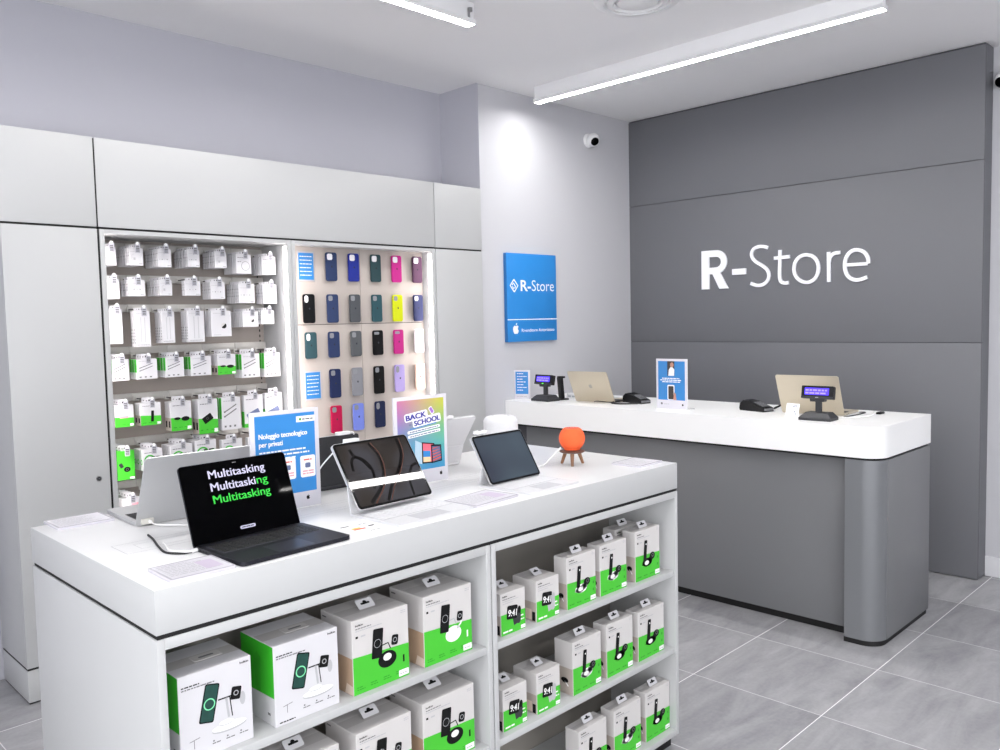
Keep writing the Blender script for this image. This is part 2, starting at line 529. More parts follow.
# dome cameras
def dome(label, loc, n, gaze):
    t = thing('security_camera', label, 'security camera', loc)
    n = V(n); q = V((0, 0, 1)).rotation_difference(n)
    b = MB(); b.lathe([(0.052, 0), (0.052, 0.012), (0.046, 0.02), (0.0, 0.02)], (0, 0, 0), PWHITE, 32)
    b.bm.transform(q.to_matrix().to_4x4()); b.build('mount', t)
    b = MB(); R_ = 0.05
    b.lathe([(0.0, -R_)] + [(R_ * math.cos(a), R_ * math.sin(a)) for a in [(-80 + 10 * i) * PI / 180 for i in range(17)]] + [(0.0, R_)], (0, 0, 0), PWHITE, 32)
    ctr = n * 0.05
    b.bm.transform(Matrix.Translation(ctr)); b.build('ball', t)
    g = V(gaze).normalized(); q2 = V((0, 0, 1)).rotation_difference(g)
    b = MB(); b.lathe([(0.031, 0.036), (0.031, 0.041), (0.022, 0.049), (0.0, 0.052)], (0, 0, 0), GLASSB, 28)
    b.bm.transform(Matrix.Translation(ctr) @ q2.to_matrix().to_4x4()); b.build('lens', t)
dome('white dome security camera with a black lens above the blue sign wall', (5.02, YP, 2.985), (0, -1, 0), (-0.42, -0.8, -0.55))
dome('white dome security camera on the wall past the dark panel', (XW, 1.398, 2.988), (-1, 0, 0), (-0.85, 0.25, -0.45))

# ------------------------------------------------------------------ wall lettering
fr = Fr((XD - 0.001, 0, 0), (0, -1, 0), (0, 0, 1))
t = thing('wall_sign', 'large white shop name letters mounted on the dark grey wall', 'sign', (0, 0, 0))
b = MB()
b.ribbon(fr, [(-3.324, 1.842), (-3.324, 2.128)], .064, 0, .0128, LETTER)
bowl = [(-3.33, 2.1035), (-3.25, 2.1035)] + [(-3.235 + .066 * math.sin(a), 2.040 + .0635 * math.cos(a)) for a in [math.radians(12 + 13 * i) for i in range(13)]] + [(-3.25, 1.9765), (-3.33, 1.9765)]
b.ribbon(fr, bowl, .049, 0, .0122, LETTER)
b.prism([(-3.282, 1.985), (-3.215, 1.985), (-3.135, 1.842), (-3.208, 1.842)], fr, 0, .0116, LETTER); b.build('bold_letter', t)
b = MB(); b.box(XD - 0.013, 2.993, 1.938, XD - 0.001, 3.103, 1.980, LETTER); b.build('hyphen', t)
b = MB()
LETTERS = {'S': [(-2.825, 2.114), (-2.859, 2.125), (-2.896, 2.127), (-2.931, 2.115), (-2.949, 2.087), (-2.944, 2.053), (-2.915, 2.021), (-2.87, 1.993), (-2.832, 1.961), (-2.817, 1.921), (-2.828, 1.883), (-2.861, 1.858), (-2.907, 1.853), (-2.958, 1.87)], 't1': [(-2.734, 2.092), (-2.735, 2.002), (-2.737, 1.914), (-2.728, 1.875), (-2.703, 1.861), (-2.669, 1.862)], 't2': [(-2.779, 2.037), (-2.663, 2.041)], 'o': [(-2.545, 2.045), (-2.506, 2.035), (-2.475, 2.006), (-2.46, 1.963), (-2.466, 1.911), (-2.49, 1.875), (-2.533, 1.857), (-2.578, 1.867), (-2.613, 1.896), (-2.631, 1.94), (-2.626, 1.992), (-2.602, 2.026), (-2.572, 2.042)], 'r1': [(-2.39, 2.053), (-2.388, 1.952), (-2.387, 1.853)], 'r2': [(-2.388, 1.982), (-2.38, 2.018), (-2.354, 2.04), (-2.312, 2.044)], 'e': [(-2.275, 1.959), (-2.201, 1.958), (-2.128, 1.959), (-2.131, 1.993), (-2.15, 2.028), (-2.181, 2.048), (-2.221, 2.053), (-2.256, 2.033), (-2.277, 1.993), (-2.281, 1.945), (-2.269, 1.9), (-2.244, 1.871), (-2.207, 1.857), (-2.17, 1.861), (-2.135, 1.872)]}
for k, pts in LETTERS.items():
    closed = k == 'o'
    if k in ('S', 'o', 'r2', 't1', 'e'):
        if k == 'e': path = spline([p + (0,) for p in pts[2:]], 5)
        else: path = spline([p + (0,) for p in (pts + pts[:1] if closed else pts)], 5)
    else: path = [V(p + (0,)) for p in pts]
    b.ribbon(fr, [(p.x, p.y) for p in path], .0235, 0, .0128 if k in ('t1', 'r1', 'e') else .012, LETTER)
b.box(XD - .0128, 2.135, 1.9475, XD - .001, 2.275, 1.9695, LETTER)
b.build('light_lettering', t)

# blue wall sign
t = thing('blue_sign', 'bright blue rectangular shop sign on the pale grey wall', 'sign', (4.08, YP, 1.493))
W_, H_, T_ = 0.513, 0.612, 0.03
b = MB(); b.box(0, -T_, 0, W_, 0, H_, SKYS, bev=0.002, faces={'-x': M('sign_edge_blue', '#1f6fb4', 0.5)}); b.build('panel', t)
fr = Fr((0, -T_, 0), (1, 0, 0), (0, 0, 1))
b = MB()
b.text('R-', fr, 0.136, 0.353, 0.078, LETTER, 0.0006, 0, 0.018, width=0.106)
b.text('Store', fr, 0.250, 0.353, 0.080, LETTER, 0.0006, 0, -0.004, width=0.236); b.build('lettering', t)
b = MB()
cx, cy = 0.070, 0.388
b.stroke(fr, [(cx - 0.004, cy + 0.040), (cx - 0.038, cy), (cx, cy - 0.042), (cx + 0.004, cy - 0.040), (cx + 0.038, cy), (cx, cy + 0.042), (cx - 0.004, cy + 0.040)], 0.010, 0.0006, LETTER)
b.stroke(fr, [(cx - 0.020, cy + 0.004), (cx - 0.006, cy + 0.018), (cx + 0.014, cy - 0.006), (cx + 0.004, cy - 0.018)], 0.009, 0.0007, LETTER)
b.stroke(fr, [(cx - 0.018, cy - 0.004), (cx - 0.002, cy - 0.022)], 0.008, 0.0007, LETTER)
b.build('diamond_emblem', t)
b = MB(); b.rectf(fr, 0.0, 0.151, W_, 0.157, 0.0006, LETTER); b.build('divider_line', t)

def apple(b, fr, cx, cy, h, m, c):
    """the fruit silhouette with a bite and a leaf"""
    L = [(0.0, 0.62), (0.12, 0.68), (0.26, 0.69), (0.38, 0.62), (0.43, 0.54), (0.33, 0.44), (0.31, 0.30), (0.37, 0.18), (0.47, 0.12),
         (0.40, -0.06), (0.28, -0.22), (0.18, -0.28), (0.08, -0.26), (0.0, -0.24), (-0.08, -0.26), (-0.18, -0.28), (-0.30, -0.20), (-0.42, 0.0), (-0.48, 0.24), (-0.45, 0.46), (-0.34, 0.62), (-0.20, 0.69), (-0.08, 0.66)]
    b.flat([(cx + x * h, cy + (y - 0.2) * h) for x, y in L], fr, c, m)
    b.flat([(cx + x * h, cy + (y - 0.2) * h) for x, y in [(0.0, 0.72), (0.08, 0.76), (0.18, 0.86), (0.20, 1.0), (0.09, 0.95), (0.01, 0.85)]], fr, c, m)
b = MB(); apple(b, fr, 0.080, 0.083, 0.060, LETTER, 0.0006); b.build('fruit_emblem', t)
b = MB(); b.text('Rivenditore Autorizzato', fr, 0.138, 0.068, 0.022, LETTER, 0.0006, 0, 0.006, width=0.345); b.build('small_lettering', t)

# ------------------------------------------------------------------ wall cabinets
CF = 4.0
def tall_cabinet(label, x0, x1, hinge, lock):
    t = thing('storage_cabinet', label, 'cabinet', (x0, CF, 0))
    w = x1 - x0
    b = MB(); b.box(0.0, 0.02, 0.161, w, 0.39, 2.515, WHITE, bev=0.0015); b.build('carcass', t)
    b = MB(); b.box(0.001, 0.004, 0.007, w - 0.001, 0.385, 0.150, WHITE, bev=0.0015); b.box(.004, .007, 0, w - .004, .38, .008, BLACK); b.build('plinth', t)
    b = MB(); b.box(0.003, 0.006, 0.150, w - 0.003, 0.38, 0.1555, DARKG); b.box(0.003, 0.006, 0.1555, w - .003, 0.0199, 0.161, DARKG); b.build('shadow_gap', t)
    b = MB(); b.box(0.001, 0.005, 2.0975, w - 0.003, 0.02, 2.118, DARKG); b.build('shadow_gap', t)
    b = MB(); b.box(0.0, 0.0, 0.161, w - 0.002, 0.019, 2.1025, WHITE, bev=0.001); d = b.build('door', t)
    if lock:
        b = MB(); q = Fr((0, 0, 0), (1, 0, 0), (0, 0, 1)); lx, lz = w - 0.052, 0.957
        b.prism(circle(lx, lz, 0.012, n=20), q, 0.0, 0.003, STEEL); b.prism(circle(lx, lz, 0.008, n=20), q, 0.003, 0.0045, PDARK)
        b.rectf(q, lx - 0.005, lz - 0.0014, lx + 0.005, lz + 0.0014, 0.0047, PGREY); b.build('lock', d)
    b = MB(); b.box(0.0, 0.0, 2.1125, w - 0.002, 0.019, 2.515, WHITE, bev=0.001); b.build('upper_door', t)
    return t
tall_cabinet('tall white storage cabinet with a small round lock at the cabinet end', 1.03, 1.423, 'r', True)
tall_cabinet('tall plain white storage cabinet between the phone case display and the pale wall', 3.4555, 3.862, 'l', False)
# the upper cabinet over both displays
t = thing('upper_cabinet', 'long white upper cabinet above the accessory and phone case displays', 'cabinet', (1.4285, CF, 2.1115))
b = MB(); b.box(0, 0, 0.001, 2.022, 0.019, 0.4035, WHITE, bev=0.001); b.build('front_panel', t)
b = MB(); b.box(0.004, 0.02, 0.004, 2.018, 0.39, 0.4035, WHITE, bev=0.0015); b.build('carcass', t)
b = MB(); b.box(-0.0055, 0.005, 0.003, 0.0, 0.02, 0.40, DARKG); b.build('shadow_gap', t)
b = MB(); b.box(0, 0.005, -0.0065, 2.02, 0.03, 0.001, DARKG); b.build('shadow_gap', t)

def display_cabinet(label, x0, x1, yback):
    t = thing('display_cabinet', label, 'cabinet', (x0, CF, 0))
    w = x1 - x0; d = yback - CF; T = 0.022
    b = MB()
    b.box(0, 0, 0.155, T, 0.39, 2.1025, WHITE, bev=0.001); b.box(w - T, 0, 0.155, w, 0.39, 2.1025, WHITE, bev=0.001)
    b.box(T, 0, 2.084, w - T, 0.39, 2.1025, WHITE); b.box(T, 0, 0.595, w - T, 0.39, 0.617, WHITE)
    b.box(T, d + 0.02, 0.617, w - T, d + 0.03, 2.084, DARKG)
    b.build('carcass', t)
    b = MB(); b.box(0.001, 0.004, 0.0, w - 0.001, 0.385, 0.150, WHITE); b.build('plinth', t)
    for k in (0, 1):
        b = MB(); b.box(T + 0.002 if k == 0 else w / 2 + 0.0015, 0.0, 0.159, w / 2 - 0.0015 if k == 0 else w - T - 0.002, 0.019, 0.593, WHITE, bev=0.0015); b.build('door', t)
    # lit strips let into the reveals
    for xx0, xx1 in ((T, T + 0.004), (w - T - 0.004, w - T)):
        b = MB(); b.box(xx0, 0.014, 0.63, xx1, 0.040, 2.07, LEDM); b.build('led_strip', t)
    return t, w, d
dl, wl, ddl = display_cabinet('open white display cabinet with rows of hanging accessories', 1.4315, 2.4235, 4.29)
b = MB(); b.box(0.022, ddl, 0.617, wl - 0.022, ddl + 0.02, 2.084, TAUPE)
for zz in [0.65 + 0.03 * i for i in range(47)]:
    b.box(wl - 0.050, ddl - 0.0008, zz, wl - 0.044, ddl + 0.001, zz + 0.014, INK)
b.build('back_panel', dl)
RZ = [2.050, 1.893, 1.746, 1.535, 1.299, 1.075, 0.862]
for zc in RZ:
    b = MB()
    nseg = 5
    for i in range(nseg):
        a = 0.024 + (wl - 0.048) * i / nseg; c = 0.024 + (wl - 0.048) * (i + 1) / nseg
        b.box(a + 0.0006, ddl - 0.022, zc - 0.019, c - 0.0006, ddl - 0.002, zc + 0.019, RAIL, bev=0.0015)
    b.build('hanging_rail', dl)
b = MB(); b.box(-.008, .006, .16, -.0005, .02, 2.1, DARKG); b.build('shadow_gap', dl)

dr, wr, ddr = display_cabinet('open white display cabinet with phone cases on a beige panel', 2.4265, 3.4505, 4.104)
xs = 2.944 - 2.4265; zs = 1.6435
for x0, x1 in ((0.022, xs - 0.0012), (xs + 0.0012, wr - 0.022)):
    for z0, z1 in ((0.617, zs - 0.0015), (zs + 0.0015, 2.084)):
        b = MB(); b.box(x0, ddr, z0, x1, ddr + 0.012, z1, TAUPE2, bev=0.0006); b.build('back_panel', dr)

# ------------------------------------------------------------------ phone cases
PCX = [2.533, 2.695, 2.850, 3.010, 3.168, 3.332]
ROWTOP = [2.056, 1.816, 1.601, 1.384, 1.170]
caseM = {}
def CM(c):
    if c not in caseM: caseM[c] = M('case_silicone_' + c.strip('#'), c, 0.65, noise=0.03, scale=60, spec=.2)
    return caseM[c]
CAMW = M('case_cutout_white', '#f2f0f4', 0.35, noise=0.02)
CAMG = M('case_cutout_grey', '#8b8d92', 0.35, noise=0.03)
def phone_case(label, x, ztop, color, cam, camm, h, w=0.074, small=False):
    t = thing('phone_case', label, 'phone case', (x, 4.092, ztop - h), 0, 'phone cases on the beige panel')
    q = Fr((0, -0.003, 0), (1, 0, 0), (0, 0, 1))
    b = MB()
    o1 = rrect(0, 0, w, h, 0.013, 6); o2 = rrect(0.002, 0.002, w - 0.002, h - 0.002, 0.012, 6)
    m = CM(color)
    b.prism(o1, q, 0.0, 0.0095, m); b.prism(o2, q, 0.0095, 0.0115, m)
    b.build('shell', t)
    b = MB(); b.prism(circle(w * 0.5, h * 0.55, 0.012, n=12), q, -0.0146, 0.0, PGREY); b.build('hanger', t)
    b = MB()
    if cam == 'sq':
        b.prism(rrect(0.006, h - 0.044, 0.042, h - 0.008, 0.010), q, 0.0, 0.0122, camm)
    elif cam == 'sm':
        b.prism(rrect(0.006, h - 0.038, 0.034, h - 0.008, 0.009), q, 0.0, 0.0122, camm)
    elif cam == 'ov':
        b.prism(rrect(0.006, h - 0.048, 0.030, h - 0.008, 0.0118), q, 0.0, 0.0122, camm)
    else:
        b.prism(rrect(0.006, h - 0.026, 0.044, h - 0.010, 0.0075), q, 0.0, 0.0122, camm)
    b.build('camera_cutout', t)
    b = MB(); e = CM('#30343c') if color not in ('#06070a', '#08090c', '#060608') else CM('#3a3d45')
    apple(b, q, w * 0.5, h * 0.5, 0.011, e, 0.0118); b.build('emblem', t)
    return t
CASES = [
 (0, 1, '#2f3c60', 'sq', CAMW, 'navy blue phone case with a white square cutout in the top row'),
 (0, 2, '#26338e', 'sq', CAMW, 'bright royal blue phone case in the top row'),
 (0, 3, '#2f474c', 'sq', CAMW, 'dark teal phone case beside the magenta one in the top row'),
 (0, 4, '#bf2b87', 'sq', CAMW, 'magenta phone case with a white square cutout in the top row'),
 (0, 5, '#573a52', 'sq', CAMW, 'plum purple phone case at the end of the top row'),
 (1, 0, '#08090c', 'ov', CAMW, 'black phone case with an oval cutout under the upper blue price card'),
 (1, 1, '#323f63', 'sm', CAMG, 'slate blue phone case beside the black one in the second row'),
 (1, 2, '#515459', 'sm', CAMG, 'grey phone case in the second row'),
 (1, 3, '#2d5058', 'sm', CAMG, 'teal phone case beside the yellow one'),
 (1, 4, '#c9d210', 'sm', CAMG, 'bright yellow phone case'),
 (1, 5, '#363c62', 'sm', CAMW, 'blue violet phone case at the end of the second row'),
 (2, 0, '#345158', 'ov', CAMW, 'teal phone case with an oval cutout at the start of the third row'),
 (2, 1, '#2e3b60', 'sm', CAMG, 'slate blue phone case beside the oval-cutout teal one in the third row'),
 (2, 2, '#595c60', 'sm', CAMG, 'grey phone case in the third row under the panel seam'),
 (2, 3, '#06070a', 'bar', CAMG, 'black phone case with a narrow cutout in the third row'),
 (2, 4, '#bb2880', 'bar', CAMG, 'magenta phone case with a narrow cutout in the third row'),
 (2, 5, '#f1ecf0', 'sm', CAMW, 'white phone case at the end of the third row'),
 (3, 1, '#222c52', 'sm', CAMG, 'dark navy phone case beside the lower blue price card'),
 (3, 2, '#8a8b92', 'sm', CAMG, 'grey textured phone case in the fourth row'),
 (3, 3, '#060608', 'sm', CAMG, 'black phone case beside the lilac one in the fourth row'),
 (3, 4, '#b4a4dc', 'ov', CAMG, 'lilac phone case in the fourth row'),
 (3, 5, '#f2d2c2', 'ov', CAMW, 'peach phone case at the end of the fourth row'),
 (4, 1, '#b8154a', 'sm', CAMG, 'crimson phone case at the bottom behind the dark tablet'),
 (4, 2, '#7b8be0', 'sm', CAMG, 'periwinkle blue phone case in the bottom row'),
 (4, 3, '#1d2647', 'ov', CAMG, 'dark navy phone case in the bottom row beside the periwinkle one'),
]
HT = [0.164, 0.164, 0.150, 0.168, 0.160]
for r, c, col, cam, cm, lab in CASES:
    phone_case(lab, PCX[c] + (0.004 * r if c == 0 else 0), ROWTOP[r], col, cam, cm, HT[r])
def price_card(label, x, z):
    t = thing('price_card', label, 'price card', (x, 4.104, z), 0, 'price cards on the case panel')
    q = Fr((0, -0.004, 0), (1, 0, 0), (0, 0, 1))
    b = MB(); b.box(-0.006, -0.004, -0.010, 0.104, 0.0, 0.158, ACRYL, bev=0.001); b.build('acrylic_holder', t)
    b = MB(); b.rectf(q, 0.0, 0.0, 0.096, 0.150, 0.0006, SKY)
    for i in range(6):
        b.dashes(q, 0.008, 0.128 - 0.021 * i, 0.085, 0.0045, 0.001, INKW, seed=i + 3)
    b.build('printed_sheet', t)
price_card('blue price card at the top corner of the phone case panel', 2.527, 1.898)
price_card('blue price card in the fourth row of phone cases', 2.545, 1.222)

# ------------------------------------------------------------------ hanging accessories
HOOKS = {
1: [(1.482,.055,2.032,1.945,.12),(1.597,.067,2.033,1.949,.155),(1.735,.068,2.034,1.945,.165),(1.887,.063,2.036,1.950,.163),(2.031,.066,2.032,1.949,.145),(2.150,.086,2.024,1.923,.132),(2.298,.084,2.019,1.921,.118)],
2: [(1.483,.062,1.881,1.787,.12),(1.587,.079,1.879,1.801,.104),(1.737,.063,1.881,1.805,.163),(1.864,.084,1.879,1.805,.05),(2.001,.080,1.876,1.788,.106),(2.157,.093,1.868,1.767,.132),(2.297,.085,1.867,1.764,.085)],
3: [(1.490,.060,1.739,1.573,.12),(1.610,.072,1.729,1.554,.054),(1.739,.065,1.725,1.569,.075),(1.872,.087,1.727,1.569,.072),(1.997,.111,1.726,1.593,.08),(2.173,.093,1.722,1.639,.131),(2.283,.078,1.726,1.653,.12)],
4: [(1.491,.079,1.498,1.395,.12),(1.606,.100,1.494,1.396,.099),(1.748,.094,1.495,1.397,.108),(1.877,.109,1.494,1.396,.081),(2.022,.101,1.498,1.393,.096),(2.157,.105,1.494,1.368,.077),(2.290,.097,1.496,1.365,.07)],
5: [(1.492,.089,1.278,1.172,.12),(1.614,.100,1.277,1.168,.094),(1.763,.106,1.271,1.125,.092),(1.906,.105,1.270,1.093,.084),(2.033,.107,1.270,1.100,.053),(2.161,.110,1.272,1.100,.046),(2.285,.106,1.276,1.103,.034)],
6: [(1.492,.082,1.055,.915,.12),(1.613,.098,1.049,.945,.10),(1.752,.113,1.053,.934,.103),(1.881,.112,1.061,.932,.101),(2.026,.115,1.049,.926,.045),(2.177,.106,1.043,.918,.038)],
7: [(1.506,.085,.823,.740,.12),(1.620,.085,.823,.740,.08)],
}
ROWN = ['', 'top row', 'second row', 'third row', 'fourth row', 'fifth row', 'sixth row', 'bottom row']
KIND = {}
for r in (1, 2):
    for i in range(7): KIND[(r, i)] = 'cable'
KIND[(1, 5)] = KIND[(1, 6)] = 'ringpack'
for i in range(7): KIND[(3, i)] = 'strap'
KIND[(3, 4)] = KIND[(3, 5)] = 'dialpack'; KIND[(3, 6)] = 'cable'
for i in range(7): KIND[(4, i)] = 'greenside'
KIND[(4, 4)] = 'greenbase'
for i in range(4): KIND[(5, i)] = 'greenbase'
KIND[(5, 4)] = 'greenside'; KIND[(5, 5)] = 'bluepack'; KIND[(5, 6)] = 'bluepack'
KIND[(6, 0)] = 'allgreen'
for i in range(1, 6): KIND[(6, i)] = 'ringgreen'
KIND[(7, 0)] = KIND[(7, 1)] = 'pinkpack'
DESC = {'cable': 'small flat white pack', 'ringpack': 'flat pack with coiled outline', 'strap': 'tall narrow white pack', 'dialpack': 'white pack with black dial',
        'greenside': 'white pack with green side', 'greenbase': 'white pack with green base', 'bluepack': 'white pack with blue device', 'allgreen': 'bright green pack',
        'ringgreen': 'white green pack with cutouts', 'pinkpack': 'white and pink pack'}
THICK = {'cable': .014, 'ringpack': .016, 'strap': .016, 'dialpack': .015, 'greenside': .026, 'greenbase': .034, 'bluepack': .03, 'allgreen': .03, 'ringgreen': .032, 'pinkpack': .03}

def pack_meshes(kind, w, h, th, seed):
    """carton + hanging header; local origin: centre bottom of the front face; returns list of (name, MB)"""
    rnd = random.Random(seed)
    q = Fr((-w / 2, 0, 0), (1, 0, 0), (0, 0, 1))
    b = MB()
    side = {}
    base = CARDW
    if kind == 'allgreen': base = GREEN
    if kind in ('greenside',): side = {'-x': CARDW, '+x': CARDW}
    b.box(-w / 2, 0, 0, w / 2, th, h, base, bev=0.0008, seg=1, faces=side)
    c = 0.0003
    sl = Fr((-w / 2, th, 0), (0, -1, 0), (0, 0, 1))     # side facing -x
    if kind == 'cable':
        b.dashes(q, w * .08, h * .78, w * .6, h * .025, c, INKL, seed)
        b.dashes(q, w * .7, h * .08, w * .92, h * .025, c, INKG, seed + 1)
        k = rnd.random()
        if k < .5:
            for i in range(4): b.flat(circle(w * (.15 + .18 * i), h * .42, h * .03, n=10), q, c, INKG if i % 2 else INKL)
        else:
            b.stroke(q, [(w * .2, h * .2), (w * .2, h * .6), (w * .35, h * .65)], h * .02, c, INKL)
            b.rectf(q, w * .3, h * .3, w * .45, h * .45, c, INKL)
        for i in range(3): b.rectf(sl, th * .2, h * (.35 + .18 * i), th * .8, h * (.39 + .18 * i), c, INKG if (i + seed) % 2 else INKL)
    elif kind == 'ringpack':
        b.ring(q, w * .62, h * .40, h * .22, h * .24, c, INKG, 28)
        b.dashes(q, w * .1, h * .82, w * .6, h * .025, c, INKG, seed)
        b.dashes(q, w * .1, h * .6, w * .35, h * .03, c, INKG, seed + 4)
        b.dashes(q, w * .75, h * .06, w * .94, h * .025, c, INKL, seed)
    elif kind == 'strap':
        b.rectf(q, w * .36, h * .12, w * .40, h * .82, c, INKL); b.rectf(q, w * .62, h * .12, w * .66, h * .82, c, INKL)
        b.dashes(q, w * .1, h * .05, w * .9, h * .012, c, INKG, seed)
        b.dashes(q, w * .1, h * .92, w * .7, h * .012, c, INKL, seed + 2)
        for i in range(5): b.rectf(sl, th * .25, h * (.1 + .09 * i), th * .7, h * (.13 + .09 * i), c, INKG)
    elif kind == 'dialpack':
        b.ring(q, w * .62, h * .42, 0, h * .11, c, CARDB, 20)
        pts = [(w * .62 + h * .11 * math.cos(a), h * .42 + h * .11 * math.sin(a)) for a in [(-150 + 20 * i) * PI / 180 for i in range(11)]]
        b.flat(pts + [(w * .60, h * .42)], q, c * 2, INK)
        b.dashes(q, w * .1, h * .9, w * .6, h * .02, c, INKL, seed)
        b.dashes(q, w * .12, h * .06, w * .5, h * .018, c, INKL, seed)
    elif kind == 'greenside':
        b.rectf(sl, 0, h * .35, th, h, c, GREEN2)
        for i in range(2):
            y0 = h * (.42 + .14 * i)
            b.stroke(q, [(w * .15, y0), (w * .45, y0 + h * .10), (w * .78, y0 + h * .22)], h * .035, c, INKG)
            b.flat(circle(w * .15, y0, h * .03, n=10), q, c * 2, INKG)
        b.dashes(q, w * .1, h * .88, w * .6, h * .03, c, INKL, seed)
        for i in range(3): b.rectf(q, w * (.12 + .25 * i), h * .08, w * (.22 + .25 * i), h * .14, c, INKG)
    elif kind == 'greenbase':
        b.flat([(0, 0), (w, 0), (w, h * .40), (0, h * .46)], q, c, GREEN)
        b.rectf(sl, 0, 0, th, h * .45, c, TANP); b.rectf(sl, th * .2, h * .12, th * .7, h * .34, c * 2, INK)
        k = seed % 4
        if k == 0: b.rectf(q, w * .25, h * .40, w * .7, h * .50, c * 2, PINKP)
        elif k == 1: b.flat(rot2(rrect(w * .5, h * .16, w * .64, h * .66, w * .03), w * .5, h * .4, -.06), q, c * 2, INK)
        elif k == 2:
            b.flat(circle(w * .3, h * .42, w * .16, h * .05, 16), q, c * 2, INK); b.flat(circle(w * .7, h * .40, w * .2, h * .08, 16), q, c * 2, INK)
        else:
            b.flat(rot2(rrect(w * .2, h * .34, w * .72, h * .54, w * .03), w * .45, h * .45, .55), q, c * 2, INK)
            b.ring(q, w * .45, h * .45, w * .05, w * .06, c * 3, INKG, 16)
        b.dashes(q, w * .1, h * .86, w * .6, h * .022, c, INKG, seed)
        for i in range(3): b.dashes(q, w * (.1 + .27 * i), h * .10, w * (.27 + .27 * i), h * .03, c * 2, INKGR, seed + i)
        b.rectf(q, w * .78, h * .03, w * .97, h * .14, c * 2, INKW)
    elif kind == 'bluepack':
        b.flat(rot2(rrect(w * .12, h * .34, w * .82, h * .50, w * .04), w * .45, h * .42, .42), q, c, INKB)
        b.rectf(sl, 0, 0, th, h * .5, c, GREEN2)
        b.rectf(q, 0, 0, w, h * .12, c, GREEN)
        b.dashes(q, w * .1, h * .86, w * .6, h * .022, c, INKG, seed)
    elif kind == 'allgreen':
        b.flat(circle(w * .55, h * .36, w * .19, h * .09, 20), q, c, INK); b.flat(rot2(rrect(w * .12, h * .42, w * .32, h * .58, w * .03), w * .2, h * .5, .5), q, c, PDARK)
        b.ring(q, w * .55, h * .36, w * .06, w * .08, c * 2, INKG, 16)
        b.rectf(q, w * .68, h * .02, w * .96, h * .09, c, INKW)
    elif kind == 'ringgreen':
        b.ring(q, w * .35, h * .48, h * .20, h * .26, c, GREEN2, 24); b.flat(circle(w * .35, h * .48, h * .12, n=20), q, c, GREEN)
        b.dashes(q, w * .1, h * .82, w * .6, h * .03, c, INKG, seed); b.dashes(q, w * .4, h * .58, w * .9, h * .06, c, INK, seed + 1)
        b.rectf(q, w * .72, h * .1, w * .97, h * .6, c, GREEN)
        b.ring(sl, th / 2, h * .4, th * .25, th * .4, c, GREEN2, 16)
    else:
        b.rectf(q, w * .5, 0, w, h * .7, c, PINKP); b.flat(circle(w * .62, h * .5, w * .07, n=14), q, c * 2, INK); b.rectf(q, w * .1, h * .2, w * .3, h * .5, c, INKL)
    hd = MB()
    hw = w * (.62 if kind in ('cable', 'strap', 'ringpack', 'dialpack') else .46)
    hh = 0.020 if kind in ('cable', 'strap', 'ringpack', 'dialpack') else 0.026
    q2 = Fr((-hw / 2, th / 2 + .0006, h - 0.001), (1, 0, 0), (0, 0, 1))
    if kind in ('allgreen', 'greenbase', 'ringgreen', 'greenside', 'bluepack', 'pinkpack'):
        hd.prism(rrect(0, 0, hw, hh, .006), q2, 0, 0.0012, CARDW)
    else:
        hd.prism(rrect(0, 0, hw, hh * .8, .003), q2, 0, 0.0012, CARDW)
    hd.flat(circle(hw * .5, hh * .45, .003, n=8), q2, 0.0016, INK)
    hd.flat(circle(hw * .22, hh * .45, .003, n=8), q2, 0.0016, INKG)
    return b, hd

def make_hook(label, x, z, ylen):
    t = thing('display_hook', label, 'display hook', (x, 4.262, z), 0, 'display hooks in the accessory cabinet')
    b = MB(); b.tube([(0, 0.0, 0), (0, -ylen, 0), (0, -ylen - .004, .003), (0, -ylen - .006, .008)], 0.0024, PBLACK, 8)
    b.build('rod', t)
    b = MB(); b.box(-.010, -.0005, -.012, .010, .0055, .012, RAIL, bev=.001); b.build('mounting_clip', t)
    q = Fr((-.012, -ylen - .010, -.036), (1, 0, 0), (0, 0, 1))
    b = MB(); b.prism(rrect(0, 0, .024, .046, .003, 3), q, 0, .0015, TAGM); b.prism(circle(.012, .046, .0075, n=14), q, 0, .0016, PWHITE)
    for i, (y0, y1) in enumerate(((.006, .010), (.013, .016), (.019, .026), (.030, .033))):
        b.rectf(q, .004, y0, .020, y1, .0019, INKG if i % 2 == 0 else INK)
    b.build('price_tag', t)
    return t

protos = {}
seedn = 0
for r, hooks in HOOKS.items():
    for i, (x0, w, zt, zb, dep) in enumerate(hooks):
        kind = KIND[(r, i)]
        th = THICK[kind]; h = zt - zb; xc = x0 + w / 2
        hz = zt + (0.010 if kind in ('cable', 'strap', 'ringpack', 'dialpack') else 0.014)
        where = f'{ORD[i]} peg from the lock door, {ROWN[r]}'
        make_hook(f'black hook with a barcode tag, {where}', xc, hz, 0.176)
        step = max(th + .004, .020)
        n = max(1, int(round(dep / step)))
        n = min(n, int((0.160 - th) / step) + 1)
        seedn += 1
        b, hd = pack_meshes(kind, w, h, th, i if r == 5 else seedn)
        pos0 = (xc, 4.098, zb)
        root = None
        for k in range(n):
            lab = f'{DESC[kind]}, {"front" if k == 0 else ORD[k] + " back"} on {ORD[i]} peg from lock door, {ROWN[r]}'
            grp = 'accessory packs hanging in the display cabinet'
            if k == 0:
                root = thing('accessory_pack', lab, 'accessory pack', pos0, 0, grp)
                b.build('carton', root); hd.build('hanging_header', root)
            else:
                dup(root, (xc + random.uniform(-.0015, .0015), 4.098 + k * step, zb), lab, group=grp)

